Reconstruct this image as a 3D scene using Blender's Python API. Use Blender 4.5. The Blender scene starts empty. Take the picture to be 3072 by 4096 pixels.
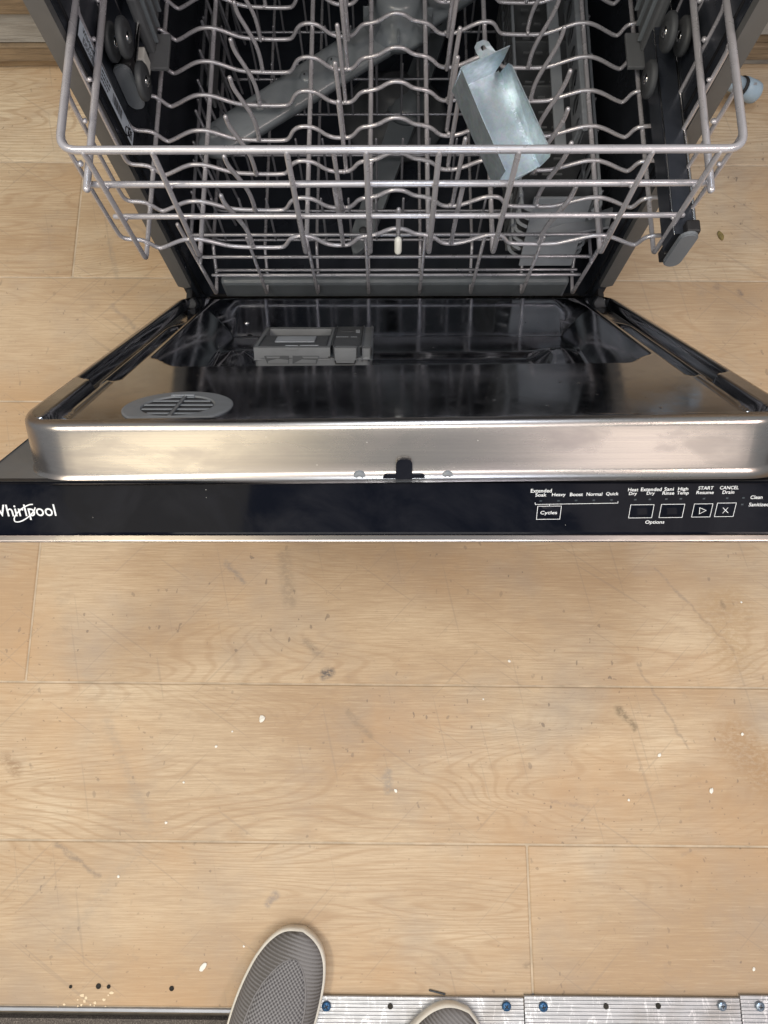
import bpy, bmesh, math, random
from mathutils import Vector, Matrix, noise
R_ = math.radians
rnd = random.Random(7)
scn = bpy.context.scene
COL = scn.collection

# ---------------------------------------------------------------- camera
FPX = 2840.0
TILT = R_(12.55); ROLL = .0032; CAMZ = .97
CAMR = (Matrix.Rotation(ROLL, 3, 'Y') @ Matrix.Rotation(TILT, 3, 'X'))
CAMP = Vector((0, 0, CAMZ))
cd = bpy.data.cameras.new('camera'); cam = bpy.data.objects.new('camera', cd); COL.objects.link(cam)
cd.sensor_fit = 'VERTICAL'; cd.sensor_height = 36; cd.sensor_width = 27
cd.lens = FPX / 4096 * 36
cd.clip_start = .02; cd.clip_end = 60
cam.matrix_world = Matrix.Translation(CAMP) @ CAMR.to_4x4()
scn.camera = cam

# ---------------------------------------------------------------- light of the workshop, with added fill lights
w = bpy.data.worlds.new('World'); scn.world = w; w.use_nodes = True
w.node_tree.nodes['Background'].inputs[0].default_value = (.86, .93, 1, 1)
w.node_tree.nodes['Background'].inputs[1].default_value = .34
def area(name, loc, target, sx, sy, power, col):
    l = bpy.data.lights.new(name, 'AREA'); l.shape = 'RECTANGLE'; l.size = sx; l.size_y = sy
    l.energy = power; l.color = col
    o = bpy.data.objects.new(name, l); COL.objects.link(o); o.location = loc
    o.rotation_euler = (Vector(target) - Vector(loc)).to_track_quat('-Z', 'Y').to_euler()
    return o
area('ceiling_lamp_warm', (-1.2, -.1, 2.7), (-.1, .1, .2), .9, .35, 34, (1, .89, .72))
area('added_light_cool', (.15, .9, 2.9), (0, .3, .2), .25, 1.1, 22, (.80, .90, 1))  # added light over the rack, brightens and cools the wires
area('added_light_floor', (-.15, -1.1, 2.8), (0, .0, .2), 1.6, .7, 29, (1, .96, .89))  # added soft overhead light, brightens the floor below the door
area('added_light_pink', (1.5, -.4, 2.6), (.2, .1, .2), .8, .3, 20, (1, .84, .77))  # added light that tints the right of the floor pink
area('band_light_left', (-.95, -2.1, 1.6), (-.1, .1, .5), .75, 1.6, 10, (1, .87, .62))  # added light, gives the steel band its warm reflection at left
area('band_light_right', (1.15, -2.1, 1.6), (.1, .1, .5), .7, 1.6, 7.5, (1, .86, .78))  # added light for the band's warm reflection at right
vs = scn.view_settings
vs.view_transform = 'Standard'; vs.look = 'None'; vs.gamma = 1; vs.exposure = 0.0

# ---------------------------------------------------------------- calibration helpers: photo pixel -> point on a real plane
def ray(px, py): return CAMR @ Vector(((px-1536)/FPX, (2048-py)/FPX, -1))
def onp(px, py, n, c):
    d = ray(px, py); n = Vector(n); return CAMP + d*((c - n.dot(CAMP))/n.dot(d))
def onX(px, py, v): return onp(px, py, (1,0,0), v)
def onY(px, py, v): return onp(px, py, (0,1,0), v)
def onZ(px, py, v): return onp(px, py, (0,0,1), v)
TH = R_(39.4)
DA = Vector((0, .1665, .51)); DH = Vector((0, math.sin(TH), -math.cos(TH))); DN = Vector((0, math.cos(TH), math.sin(TH)))
DCX = .0135; TW = .0105
def tw(x, s): return TW*(x-DCX)*max(0, 1-s/.478)      # the half-open door hangs with a slight twist
def D(x, s, d=0): return Vector((x, 0, 0)) + DA + DH*s + DN*(d+tw(x, s))
def doorp(px, py, d=0):
    e = 0
    for _ in range(4):
        p = onp(px, py, DN, DN.dot(DA)+d+e); e = tw(p.x, (p-DA).dot(DH))
    return p.x, (p-DA).dot(DH)
def endp(px, py, s=0):
    p = onp(px, py, DH, DH.dot(DA)+s); return p.x, (p-DA).dot(DN)-tw(p.x, s)

# ---------------------------------------------------------------- materials
def nt(name):
    m = bpy.data.materials.new(name); m.use_nodes = True
    t = m.node_tree; return m, t, t.nodes['Principled BSDF']
def N(t, typ, **kw):
    n = t.nodes.new(typ)
    for k, v in kw.items():
        if k in n.inputs: n.inputs[k].default_value = v
        else: setattr(n, k, v)
    return n
def L(t, a, ai, b, bi): t.links.new(a.outputs[ai], b.inputs[bi])
def math_(t, op, a, b=None, c=None):
    n = t.nodes.new('ShaderNodeMath'); n.operation = op
    for i, v in enumerate((a, b, c)):
        if v is None: continue
        if isinstance(v, (int, float)): n.inputs[i].default_value = v
        else: t.links.new(v, n.inputs[i])
    return n.outputs[0]
def ramp(t, fac, stops, interp='LINEAR'):
    r = t.nodes.new('ShaderNodeValToRGB'); cr = r.color_ramp; cr.interpolation = interp
    while len(cr.elements) < len(stops): cr.elements.new(.5)
    for e, (p, c) in zip(cr.elements, stops):
        e.position = p; e.color = (c, c, c, 1) if isinstance(c, (int, float)) else (*c, 1)
    t.links.new(fac, r.inputs[0]); return r.outputs[0]
def mix(t, fac, a, b, mode='MIX'):
    n = t.nodes.new('ShaderNodeMix'); n.data_type = 'RGBA'; n.blend_type = mode
    for i, v in ((0, fac), (6, a), (7, b)):
        if isinstance(v, (int, float)): n.inputs[i].default_value = v
        elif isinstance(v, tuple): n.inputs[i].default_value = (*v, 1)
        else: t.links.new(v, n.inputs[i])
    return n.outputs[2]
def coords(t, kind='Object', scale=(1,1,1), loc=(0,0,0), src=None):
    tc = t.nodes.new('ShaderNodeTexCoord'); mp = t.nodes.new('ShaderNodeMapping')
    mp.inputs['Scale'].default_value = scale; mp.inputs['Location'].default_value = loc
    t.links.new(src if src else tc.outputs[kind], mp.inputs[0]); return mp.outputs[0]
def noise_(t, vec, scale, detail=3, rough=.55, dist=0):
    n = t.nodes.new('ShaderNodeTexNoise'); n.inputs['Scale'].default_value = scale
    n.inputs['Detail'].default_value = detail; n.inputs['Roughness'].default_value = rough
    n.inputs['Distortion'].default_value = dist; t.links.new(vec, n.inputs['Vector']); return n.outputs[0]
def bump(t, b, h, strength, dist=.001):
    n = t.nodes.new('ShaderNodeBump'); n.inputs['Strength'].default_value = strength
    n.inputs['Distance'].default_value = dist; t.links.new(h, n.inputs['Height']); t.links.new(n.outputs[0], b.inputs['Normal'])
def plain(name, col, rough=.5, metal=0, var=.12, nscale=60, coat=0, bmp=0, bscale=400, spec=.5):
    m, t, b = nt(name)
    v = coords(t)
    n = noise_(t, v, nscale, 4)
    c = ramp(t, n, [(.25, tuple(x*(1-var) for x in col)), (.75, tuple(min(1, x*(1+var)) for x in col))])
    t.links.new(c, b.inputs['Base Color'])
    r = ramp(t, noise_(t, v, nscale*.6, 3), [(.3, max(.02, rough*.8)), (.7, min(1, rough*1.25))])
    t.links.new(r, b.inputs['Roughness'])
    b.inputs['Metallic'].default_value = metal; b.inputs['Coat Weight'].default_value = coat
    b.inputs['Coat Roughness'].default_value = .12; b.inputs['Specular IOR Level'].default_value = spec
    if bmp: bump(t, b, noise_(t, v, bscale, 3), bmp, .0006)
    return m
M = {}
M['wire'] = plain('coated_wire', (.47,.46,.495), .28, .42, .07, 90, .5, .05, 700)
M['wire_shaded'] = plain('coated_wire_shaded', (.27,.27,.30), .3, .4, .08, 90, .4)  # same wire coating, darkened in colour for the shade inside the tub
M['tub'] = plain('dark_tub_steel', (.045,.052,.068), .3, .55, .15, 14)
M['tub_flange'] = plain('tub_flange_grey', (.14,.14,.14), .5, .3, .08, 30)
M['disp'] = plain('dispenser_plastic', (.125,.132,.142), .5, 0, .08, 60)
M['black'] = plain('black_rubber', (.012,.012,.014), .55, 0, .2, 60)
M['grey_plastic'] = plain('grey_plastic', (.16,.175,.195), .45, 0, .08, 60, 0, .04)
M['dark_plastic'] = plain('dark_grey_plastic', (.105,.11,.118), .42, 0, .08, 60, 0, .04)
M['deep_plastic'] = plain('deep_grey_plastic', (.05,.054,.06), .6, 0, .08, 60)
M['arm'] = plain('spray_arm_plastic', (.15,.168,.185), .32, 0, .15, 25, .2)
M['basket'] = plain('basket_plastic', (.26,.28,.31), .42, 0, .12, 50)
M['white_plastic'] = plain('white_plastic', (.72,.72,.68), .35, 0, .03, 60)
M['chrome'] = plain('bright_steel', (.6,.6,.6), .16, 1, .05, 60)
M['print'] = plain('white_print', (.74,.76,.79), .5, 0, .04, 300)
M['print_black'] = plain('black_print', (.02,.02,.03), .6, 0, .1, 300)
M['label'] = plain('label_paper', (.62,.70,.80), .5, 0, .04, 100)
M['led'] = plain('indicator_window', (.022,.035,.045), .25, 0, .1, 100)
M['cable'] = plain('blue_grey_plastic', (.33,.43,.52), .4, 0, .1, 60)
M['cream'] = plain('cream_rubber', (.78,.74,.66), .6, 0, .1, 60, 0, .1)
M['chip'] = plain('white_crumb', (.8,.78,.72), .7, 0, .08, 300)
M['glaze'] = plain('bare_tile_body', (.74,.60,.41), .7, 0, .15, 200)
M['leaf'] = plain('dry_leaf', (.20,.15,.05), .7, 0, .3, 300)
M['screw_blue'] = plain('blue_coated_screw', (.03,.10,.22), .35, .5, .35, 500)
M['screw_steel'] = plain('zinc_screw', (.30,.36,.44), .32, .9, .3, 500)
M['hole_shade'] = plain('dark_hole', (.02,.018,.015), .9)  # near-black that paints the shade inside drill holes and screw slots
M['trim'] = plain('grey_edge_trim', (.36,.38,.42), .4, .3, .1, 40)

# black glossy console glass with faint smears
m, t, b = nt('black_glass'); v = coords(t)
sm = noise_(t, coords(t, 'Object', (14, 14, 14)), 1.3, 6, .65, .6)
t.links.new(ramp(t, sm, [(.42, (.004,.005,.009)), (.72, (.012,.013,.018))]), b.inputs['Base Color'])
t.links.new(ramp(t, sm, [(.4, .05), (.75, .3)]), b.inputs['Roughness'])
b.inputs['Specular IOR Level'].default_value = .07
M['glass'] = m
# polished liner: stainless that mirrors the dark tub
m, t, b = nt('polished_liner'); v = coords(t)
b.inputs['Metallic'].default_value = 1
n1 = noise_(t, v, 9, 3)
t.links.new(ramp(t, n1, [(.3, (.34,.355,.39)), (.7, (.40,.415,.45))]), b.inputs['Base Color'])
sp = noise_(t, v, 55, 5, .7)
t.links.new(ramp(t, sp, [(.45, .10), (.75, .2)]), b.inputs['Roughness'])
bump(t, b, noise_(t, v, 4, 1), .05, .01)
M['liner'] = m
# brushed steel of the liner's end face: horizontal brushing, water marks, warm tint
m, t, b = nt('brushed_steel'); b.inputs['Metallic'].default_value = 1
v = coords(t, 'Object', (2.5, 260, 260)); br = noise_(t, v, 3, 5, .7)
st = noise_(t, coords(t, 'Object', (7, 26, 26)), 1.1, 6, .62, .4)
st2 = noise_(t, coords(t, 'Object', (4, 4, 4), (3, 1, 0)), 1.4, 2)
base = mix(t, ramp(t, st, [(.45, 0), (.55, 1)]), (.40,.365,.365), (.51,.475,.455))
base = mix(t, ramp(t, st2, [(.35, 0), (.7, .55)]), base, (.50,.45,.37))
base = mix(t, ramp(t, br, [(.3, .35), (.7, 0)]), base, (.32,.30,.31))
t.links.new(base, b.inputs['Base Color'])
rr = mix(t, ramp(t, st, [(.45, 0), (.55, 1)]), (.31,.31,.31), (.26,.26,.26))
t.links.new(rr, b.inputs['Roughness'])
bump(t, b, br, .10, .0003)
M['brushed'] = m
# galvanised sheet
m, t, b = nt('galvanised_sheet'); b.inputs['Metallic'].default_value = .75
v = coords(t); n1 = noise_(t, v, 40, 6, .7); vo = t.nodes.new('ShaderNodeTexVoronoi'); vo.inputs['Scale'].default_value = 420; t.links.new(v, vo.inputs['Vector'])
cg = ramp(t, n1, [(.3, (.27,.33,.37)), (.5, (.42,.50,.55)), (.7, (.62,.70,.77))])
t.links.new(mix(t, .05, cg, vo.outputs['Color'], 'OVERLAY'), b.inputs['Base Color'])
t.links.new(ramp(t, n1, [(.3, .5), (.7, .3)]), b.inputs['Roughness'])
bump(t, b, n1, .25, .001); M['galv'] = m
# ribbed aluminium
m, t, b = nt('scratched_aluminium'); b.inputs['Metallic'].default_value = .85
v = coords(t); n1 = noise_(t, coords(t, 'Object', (4, 90, 4)), 4, 5, .7); n2 = noise_(t, coords(t, 'Object', (30, 8, 8)), 3, 6, .75, 1.2)
c = mix(t, ramp(t, n1, [(.35, 0), (.7, 1)]), (.42,.43,.45), (.58,.58,.60))
c = mix(t, ramp(t, n2, [(.56, 0), (.64, .8)]), c, (.85,.85,.87))
t.links.new(mix(t, ramp(t, noise_(t, v, 14, 5), [(.52, 0), (.72, .5)]), c, (.30,.27,.24)), b.inputs['Base Color'])
t.links.new(ramp(t, n2, [(.4, .5), (.7, .34)]), b.inputs['Roughness']); bump(t, b, n1, .2, .0006)
M['alu'] = m
# carpet
m, t, b = nt('carpet'); v = coords(t)
n1 = noise_(t, v, 620, 3, .8); n2 = noise_(t, v, 190, 3, .7)
c = ramp(t, n1, [(.34, (.06,.05,.045)), (.5, (.17,.145,.125)), (.68, (.42,.37,.33))])
t.links.new(mix(t, ramp(t, n2, [(.4, 0), (.7, .45)]), c, (.06,.05,.045)), b.inputs['Base Color'])
b.inputs['Roughness'].default_value = .95; bump(t, b, n1, 1, .004); M['carpet'] = m
# canvas weave of the shoes
def weave(name, c1, c2, sx, sy, rot=0, strength=.9):
    m, t, b = nt(name); tc = t.nodes.new('ShaderNodeTexCoord'); mp = t.nodes.new('ShaderNodeMapping')
    mp.inputs['Rotation'].default_value = (0, 0, rot); t.links.new(tc.outputs['UV'], mp.inputs[0])
    sep = t.nodes.new('ShaderNodeSeparateXYZ'); t.links.new(mp.outputs[0], sep.inputs[0])
    wob = noise_(t, mp.outputs[0], 30, 2)
    a = math_(t, 'SINE', math_(t, 'MULTIPLY_ADD', sep.outputs[0], sx*6.283, math_(t, 'MULTIPLY', wob, .8)))
    bb = math_(t, 'SINE', math_(t, 'MULTIPLY_ADD', sep.outputs[1], sy*6.283, math_(t, 'MULTIPLY', wob, .8)))
    hgt = math_(t, 'MULTIPLY_ADD', math_(t, 'ADD', a, bb), .25, .5)
    nn = noise_(t, mp.outputs[0], 90, 4, .7)
    f = math_(t, 'MULTIPLY_ADD', nn, .7, math_(t, 'MULTIPLY_ADD', hgt, .75, -.25))
    t.links.new(ramp(t, f, [(.25, c1), (.62, c2)]), b.inputs['Base Color'])
    b.inputs['Roughness'].default_value = .9; bump(t, b, hgt, strength, .0012); return m
M['canvas'] = weave('woven_canvas', (.085,.08,.085), (.25,.245,.25), 34, 34, .7)
M['canvas_side'] = weave('ribbed_canvas', (.10,.092,.085), (.20,.192,.195), 30, 1.5, 0, .5)
M['lining'] = plain('dark_lining', (.05,.04,.04), .9)

# wood-look floor tile
def seg_mask(t, P, a, b_, wdt, soft):
    """1 on a capsule a-b (floor metres), for one particular scuff"""
    ax, ay = a; bx, by = b_; dx, dy = bx-ax, by-ay; l2 = dx*dx+dy*dy
    sx = math_(t, 'SUBTRACT', P[0], ax); sy = math_(t, 'SUBTRACT', P[1], ay)
    h = math_(t, 'DIVIDE', math_(t, 'ADD', math_(t, 'MULTIPLY', sx, dx), math_(t, 'MULTIPLY', sy, dy)), l2)
    h = math_(t, 'MINIMUM', math_(t, 'MAXIMUM', h, 0), 1)
    ex = math_(t, 'SUBTRACT', sx, math_(t, 'MULTIPLY', h, dx)); ey = math_(t, 'SUBTRACT', sy, math_(t, 'MULTIPLY', h, dy))
    dd = math_(t, 'SQRT', math_(t, 'ADD', math_(t, 'MULTIPLY', ex, ex), math_(t, 'MULTIPLY', ey, ey)))
    mr = t.nodes.new('ShaderNodeMapRange'); mr.interpolation_type = 'SMOOTHSTEP'
    t.links.new(dd, mr.inputs[0]); mr.inputs[1].default_value = wdt+soft; mr.inputs[2].default_value = wdt*.3
    mr.inputs[3].default_value = 0; mr.inputs[4].default_value = 1
    return mr.outputs[0]
def S(x, y): return onZ(x*1.8517, y*1.8517, .0)       # a spot on the floor, by its place in the overview
m, t, b = nt('wood_look_tile')
geo = t.nodes.new('ShaderNodeNewGeometry'); oi = t.nodes.new('ShaderNodeObjectInfo')
pos = geo.outputs['Position']
off = t.nodes.new('ShaderNodeCombineXYZ'); r40 = math_(t, 'MULTIPLY', oi.outputs['Random'], 37.0)
t.links.new(r40, off.inputs[0]); t.links.new(math_(t, 'MULTIPLY', oi.outputs['Random'], 91.0), off.inputs[1]); t.links.new(r40, off.inputs[2])
va = t.nodes.new('ShaderNodeVectorMath'); va.operation = 'ADD'; t.links.new(pos, va.inputs[0]); t.links.new(off.outputs[0], va.inputs[1])
P = va.outputs[0]
warp = noise_(t, coords(t, src=P, scale=(1.0, 3.0, 1)), 1.6, 2, .5)
fig = noise_(t, coords(t, src=P, scale=(1.0, 6.5, 1)), 1.15, 2, .4, .25)
rings = math_(t, 'SINE', math_(t, 'MULTIPLY', math_(t, 'ADD', fig, math_(t, 'MULTIPLY', warp, .25)), 330))
fine = noise_(t, coords(t, src=P, scale=(9, 230, 1)), 2.4, 6, .75)
fine2 = noise_(t, coords(t, src=P, scale=(5.0, 70, 1), ), 1.9, 6, .8)
broad = noise_(t, coords(t, src=P, scale=(1.2, 3.5, 1)), 1.7, 4, .55)
col = mix(t, ramp(t, broad, [(.36, 0), (.64, 1)]), (.415,.295,.19), (.64,.53,.395))
ringmask = ramp(t, noise_(t, coords(t, src=P, scale=(1, 4, 1), loc=(5, 2, 0)), 1.5, 2), [(.40, .12), (.58, 1)])
col = mix(t, math_(t, 'MULTIPLY', ramp(t, rings, [(.3, 0), (1, .50)]), ringmask), col, (.36,.235,.14))
col = mix(t, ramp(t, fine2, [(.52, 0), (.75, .36)]), col, (.37,.26,.175))
col = mix(t, ramp(t, fine, [(.40, .5), (.55, 0)]), col, (.33,.23,.155))
col = mix(t, ramp(t, fine, [(.55, 0), (.75, .5)]), col, (.74,.63,.49))
# each tile its own tone
col = mix(t, ramp(t, oi.outputs['Random'], [(0, .0), (1, .42)]), col, (.42,.29,.185))
col = mix(t, 1.0, col, (.985,.965,.905), 'MULTIPLY')
# traffic dirt: greyish patches, specks and scratches in world space
dirt = noise_(t, coords(t, src=pos, scale=(1,1,1)), 6, 5, .6)
col = mix(t, ramp(t, dirt, [(.48, 0), (.75, .5)]), col, (.31,.27,.235))
rust = noise_(t, coords(t, src=pos, scale=(1,1,1), loc=(4,7,0)), 3.3, 5, .6)
col = mix(t, ramp(t, rust, [(.50, 0), (.70, .7)]), col, (.47,.295,.155))
speck = noise_(t, coords(t, src=pos, scale=(1.7,1,1)), 62, 2, .5)
speckm = math_(t, 'MULTIPLY', ramp(t, speck, [(.69, 0), (.71, .6)]), ramp(t, dirt, [(.40, 0), (.6, 1)]))
col = mix(t, speckm, col, (.13,.10,.08))
sp2 = noise_(t, coords(t, src=pos, scale=(1,1.3,1), loc=(2,9,0)), 150, 1, .5)
col = mix(t, math_(t, 'MULTIPLY', ramp(t, sp2, [(.72, 0), (.74, .5)]), ramp(t, rust, [(.38, 0), (.62, 1)])), col, (.16,.11,.075))
sp3 = noise_(t, coords(t, src=pos, scale=(1,1.0,1), loc=(7,1,0)), 24, 5, .75)
col = mix(t, ramp(t, sp3, [(.60, 0), (.72, .32)]), col, (.30,.23,.165))
for ang, sc, lo in ((.6, 1.0, .735), (-.8, 1.2, .74), (1.35, .9, .74)):
    mp = t.nodes.new('ShaderNodeMapping'); mp.inputs['Rotation'].default_value = (0, 0, ang); mp.inputs['Scale'].default_value = (3*sc, 3*sc, 1)
    t.links.new(pos, mp.inputs[0])
    mp2 = t.nodes.new('ShaderNodeMapping'); mp2.inputs['Scale'].default_value = (.8, 34, 1); t.links.new(mp.outputs[0], mp2.inputs[0])
    sn = noise_(t, mp2.outputs[0], 1.6, 1, .5)
    col = mix(t, ramp(t, sn, [(lo-.04, 0), (lo-.02, .22)]), col, (.24,.19,.15))
sepP = t.nodes.new('ShaderNodeSeparateXYZ')
jit = t.nodes.new('ShaderNodeTexNoise'); jit.inputs['Scale'].default_value = 60; t.links.new(pos, jit.inputs['Vector'])
jv = t.nodes.new('ShaderNodeVectorMath'); jv.operation = 'MULTIPLY_ADD'; t.links.new(jit.outputs['Color'], jv.inputs[0])
jv.inputs[1].default_value = (.012,.012,0); t.links.new(pos, jv.inputs[2]); t.links.new(jv.outputs[0], sepP.inputs[0])
grit = noise_(t, coords(t, src=pos, scale=(1,1.6,1)), 130, 4, .75)
PP = (math_(t, 'SUBTRACT', sepP.outputs[0], .006), math_(t, 'SUBTRACT', sepP.outputs[1], .006))
marks = [((700,1458),(712,1450),.006,.004,.75,(.06,.06,.07)), ((490,1216),(528,1258),.003,.004,.6,(.24,.20,.17)), ((612,1200),(628,1300),.004,.010,.35,(.20,.16,.12)),
 ((660,1388),(690,1412),.003,.007,.4,(.2,.16,.12)), ((752,1540),(800,1590),.002,.006,.4,(.22,.17,.12)), ((837,1668),(839,1708),.005,.004,.5,(.25,.22,.19)),
 ((122,1825),(212,1890),.002,.003,.55,(.22,.17,.13)), ((580,1952),(592,1932),.004,.004,.6,(.24,.20,.18)), ((1335,1530),(1372,1570),.003,.005,.6,(.16,.12,.07)),
 ((1415,1230),(1585,1405),.001,.002,.5,(.26,.20,.15)), ((1375,1430),(1490,1620),.001,.002,.45,(.26,.20,.15)), ((1545,1320),(1590,1420),.014,.03,.45,(.37,.24,.12)),
 ((1590,1600),(1655,1670),.018,.03,.55,(.34,.20,.09)), ((1580,1290),(1612,1330),.010,.02,.4,(.38,.25,.13)), ((232,1560),(320,1775),.004,.008,.25,(.30,.25,.2)),
 ((240,660),(380,790),.002,.004,.5,(.30,.24,.19)), ((236,520),(252,600),.002,.004,.4,(.32,.26,.2)), ((295,756),(310,748),.002,.003,.8,(.12,.10,.08)),
 ((130,2040),(330,1800),.003,.010,.22,(.30,.25,.2)), ((1135,2083),(1150,2086),.002,.002,.5,(.2,.15,.1)), ((1558,1300),(1564,1310),.002,.003,.5,(.2,.15,.1)),
 ((1190,1730),(1270,1745),.001,.003,.4,(.3,.22,.16)), ((15,1640),(35,1665),.006,.008,.5,(.25,.15,.08)), ((1475,1845),(1520,1832),.001,.003,.3,(.3,.22,.16)),
 ((1548,620),(1550,622),.004,.004,.5,(.2,.15,.12)), ((1598,630),(1600,632),.004,.003,.6,(.18,.14,.12))]
for (a, c_, wd, so, st_, cc) in marks:
    A_, B_ = S(*a), S(*c_)
    mk = seg_mask(t, PP, (A_.x, A_.y), (B_.x, B_.y), wd, so)
    col = mix(t, math_(t, 'MULTIPLY', mk, math_(t, 'MULTIPLY', ramp(t, grit, [(.38, .15), (.55, 1)]), st_*1.15)), col, cc)
t.links.new(col, b.inputs['Base Color'])
t.links.new(ramp(t, fine2, [(.3, .42), (.7, .6)]), b.inputs['Roughness'])
b.inputs['Specular IOR Level'].default_value = .4
bump(t, b, math_(t, 'MULTIPLY_ADD', fine, .7, math_(t, 'MULTIPLY', broad, .6)), .35, .0016)
M['tile'] = m
M['grout'] = plain('grout', (.46,.37,.27), .9, 0, .25, 40)

def board_mat(name, c1, c2, c3):
    m, t, b = nt(name); oi = t.nodes.new('ShaderNodeObjectInfo'); geo = t.nodes.new('ShaderNodeNewGeometry')
    off = t.nodes.new('ShaderNodeCombineXYZ'); t.links.new(math_(t, 'MULTIPLY', oi.outputs['Random'], 33), off.inputs[0])
    va = t.nodes.new('ShaderNodeVectorMath'); t.links.new(geo.outputs['Position'], va.inputs[0]); t.links.new(off.outputs[0], va.inputs[1])
    f = noise_(t, coords(t, src=va.outputs[0], scale=(5, 5, 70)), 2, 6, .7, .4); g = noise_(t, coords(t, src=va.outputs[0], scale=(4,4,14)), 1.6, 4, .6)
    c = mix(t, ramp(t, g, [(.35, 0), (.65, 1)]), c1, c2); c = mix(t, ramp(t, f, [(.45, 0), (.7, .7)]), c, c3)
    t.links.new(c, b.inputs['Base Color']); b.inputs['Roughness'].default_value = .85; bump(t, b, f, .6, .003); return m
M['board_brown'] = board_mat('brown_board', (.20,.145,.09), (.33,.24,.15), (.09,.065,.045))
M['board_grey'] = board_mat('weathered_board', (.33,.32,.30), (.47,.45,.42), (.20,.18,.16))
M['board_tan'] = board_mat('tan_board', (.34,.23,.13), (.42,.30,.18), (.20,.13,.08))

# ---------------------------------------------------------------- mesh helpers
def link(name, me, mat, parent=None, loc=None):
    o = bpy.data.objects.new(name, me); COL.objects.link(o)
    if mat is not None and not me.materials: me.materials.append(M[mat])
    if parent: o.parent = parent; o.matrix_parent_inverse = Matrix.Identity(4)
    if loc is not None: o.location = loc
    return o
def mesh(name, vs_, fs, mat, parent=None, smooth=False, loc=None):
    me = bpy.data.meshes.new(name); me.from_pydata([tuple(v) for v in vs_], [], fs); me.update()
    if smooth: me.polygons.foreach_set('use_smooth', [True]*len(me.polygons))
    return link(name, me, mat, parent, loc)
def frombm(name, bm, mat, parent=None, smooth=False, loc=None):
    bmesh.ops.recalc_face_normals(bm, faces=bm.faces)
    me = bpy.data.meshes.new(name); bm.to_mesh(me); bm.free()
    if smooth: me.polygons.foreach_set('use_smooth', [True]*len(me.polygons))
    return link(name, me, mat, parent, loc)
def thing(name, label, cat, group=None, loc=(0,0,0)):
    o = bpy.data.objects.new(name, None); COL.objects.link(o); o.empty_display_size = .05; o.location = loc
    return tag(o, label, cat, group)
def tag(o, label, cat, group=None):
    o['label'] = label; o['category'] = cat
    if group: o['group'] = group
    return o
def struct(o): o['kind'] = 'structure'; return o
def fillet(pts, r=.006, n=4):
    pts = [Vector(p) for p in pts]; out = [pts[0]]
    for i in range(1, len(pts)-1):
        p, a, c = pts[i], pts[i-1]-pts[i], pts[i+1]-pts[i]
        rr = min(r, a.length*.48, c.length*.48); A_ = p+a.normalized()*rr; C_ = p+c.normalized()*rr
        for k in range(n+1):
            u = k/n; out.append(A_*(1-u)**2 + p*2*u*(1-u) + C_*u*u)
    out.append(pts[-1]); return out
def chaikin(pts, it=2):
    pts = [Vector(p) for p in pts]
    for _ in range(it):
        q = [pts[0]]
        for a, c in zip(pts[:-1], pts[1:]): q += [a*.75+c*.25, a*.25+c*.75]
        q.append(pts[-1]); pts = q
    return pts
def tube_geo(pts, r, seg=8, closed=False, cap=True):
    pts = [Vector(p) for p in pts]; n = len(pts); vs_, fs = [], []
    dirs = []
    for i in range(n):
        if closed: d = pts[(i+1) % n]-pts[i-1]
        else: d = pts[min(i+1, n-1)]-pts[max(i-1, 0)]
        dirs.append(d.normalized())
    up = Vector((0,0,1)) if abs(dirs[0].z) < .9 else Vector((1,0,0))
    side = dirs[0].cross(up).normalized(); rings = []
    rad = [r]*n if not isinstance(r, (list, tuple)) else list(r)
    P_, R2, Dd = list(pts), rad, dirs
    if cap and not closed:
        e0 = [(pts[0]-dirs[0]*rad[0]*.9, rad[0]*.35), (pts[0]-dirs[0]*rad[0]*.55, rad[0]*.82)]
        e1 = [(pts[-1]+dirs[-1]*rad[-1]*.55, rad[-1]*.82), (pts[-1]+dirs[-1]*rad[-1]*.9, rad[-1]*.35)]
        P_ = [p for p, _ in e0]+pts+[p for p, _ in e1]; R2 = [q for _, q in e0]+rad+[q for _, q in e1]
        Dd = [dirs[0]]*2+dirs+[dirs[-1]]*2
    for p, rr, d in zip(P_, R2, Dd):
        side = (side - d*side.dot(d))
        side = side.normalized() if side.length > 1e-6 else d.orthogonal().normalized()
        o2 = d.cross(side); base = len(vs_)
        for k in range(seg):
            a = 2*math.pi*k/seg; vs_.append(p+side*math.cos(a)*rr+o2*math.sin(a)*rr)
        rings.append(base)
    m_ = len(rings)
    for i in range(m_ if closed else m_-1):
        a, c = rings[i], rings[(i+1) % m_]
        for k in range(seg): fs.append((a+k, a+(k+1) % seg, c+(k+1) % seg, c+k))
    if not closed:
        fs.append(tuple(range(rings[0]+seg-1, rings[0]-1, -1))); fs.append(tuple(range(rings[-1], rings[-1]+seg)))
    return vs_, fs
def tube(name, pts, r, mat, parent, seg=8, closed=False, loc=None):
    v_, f_ = tube_geo(pts, r, seg, closed); return mesh(name, v_, f_, mat, parent, True, loc)
def box(bm, c, s, rot=None, bev=0):
    r = bmesh.ops.create_cube(bm, size=1); vv = r['verts']
    for v in vv:
        p = Vector((v.co.x*s[0], v.co.y*s[1], v.co.z*s[2]))
        v.co = (rot @ p if rot else p) + Vector(c)
    if bev:
        ed = list({e for v in vv for e in v.link_edges})
        bmesh.ops.bevel(bm, geom=ed, offset=bev, segments=2, affect='EDGES', profile=.5)
def bx(name, c, s, mat, parent=None, bev=0, rot=None, smooth=False):
    bm = bmesh.new(); box(bm, c, s, rot, bev); return frombm(name, bm, mat, parent, smooth)
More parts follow.
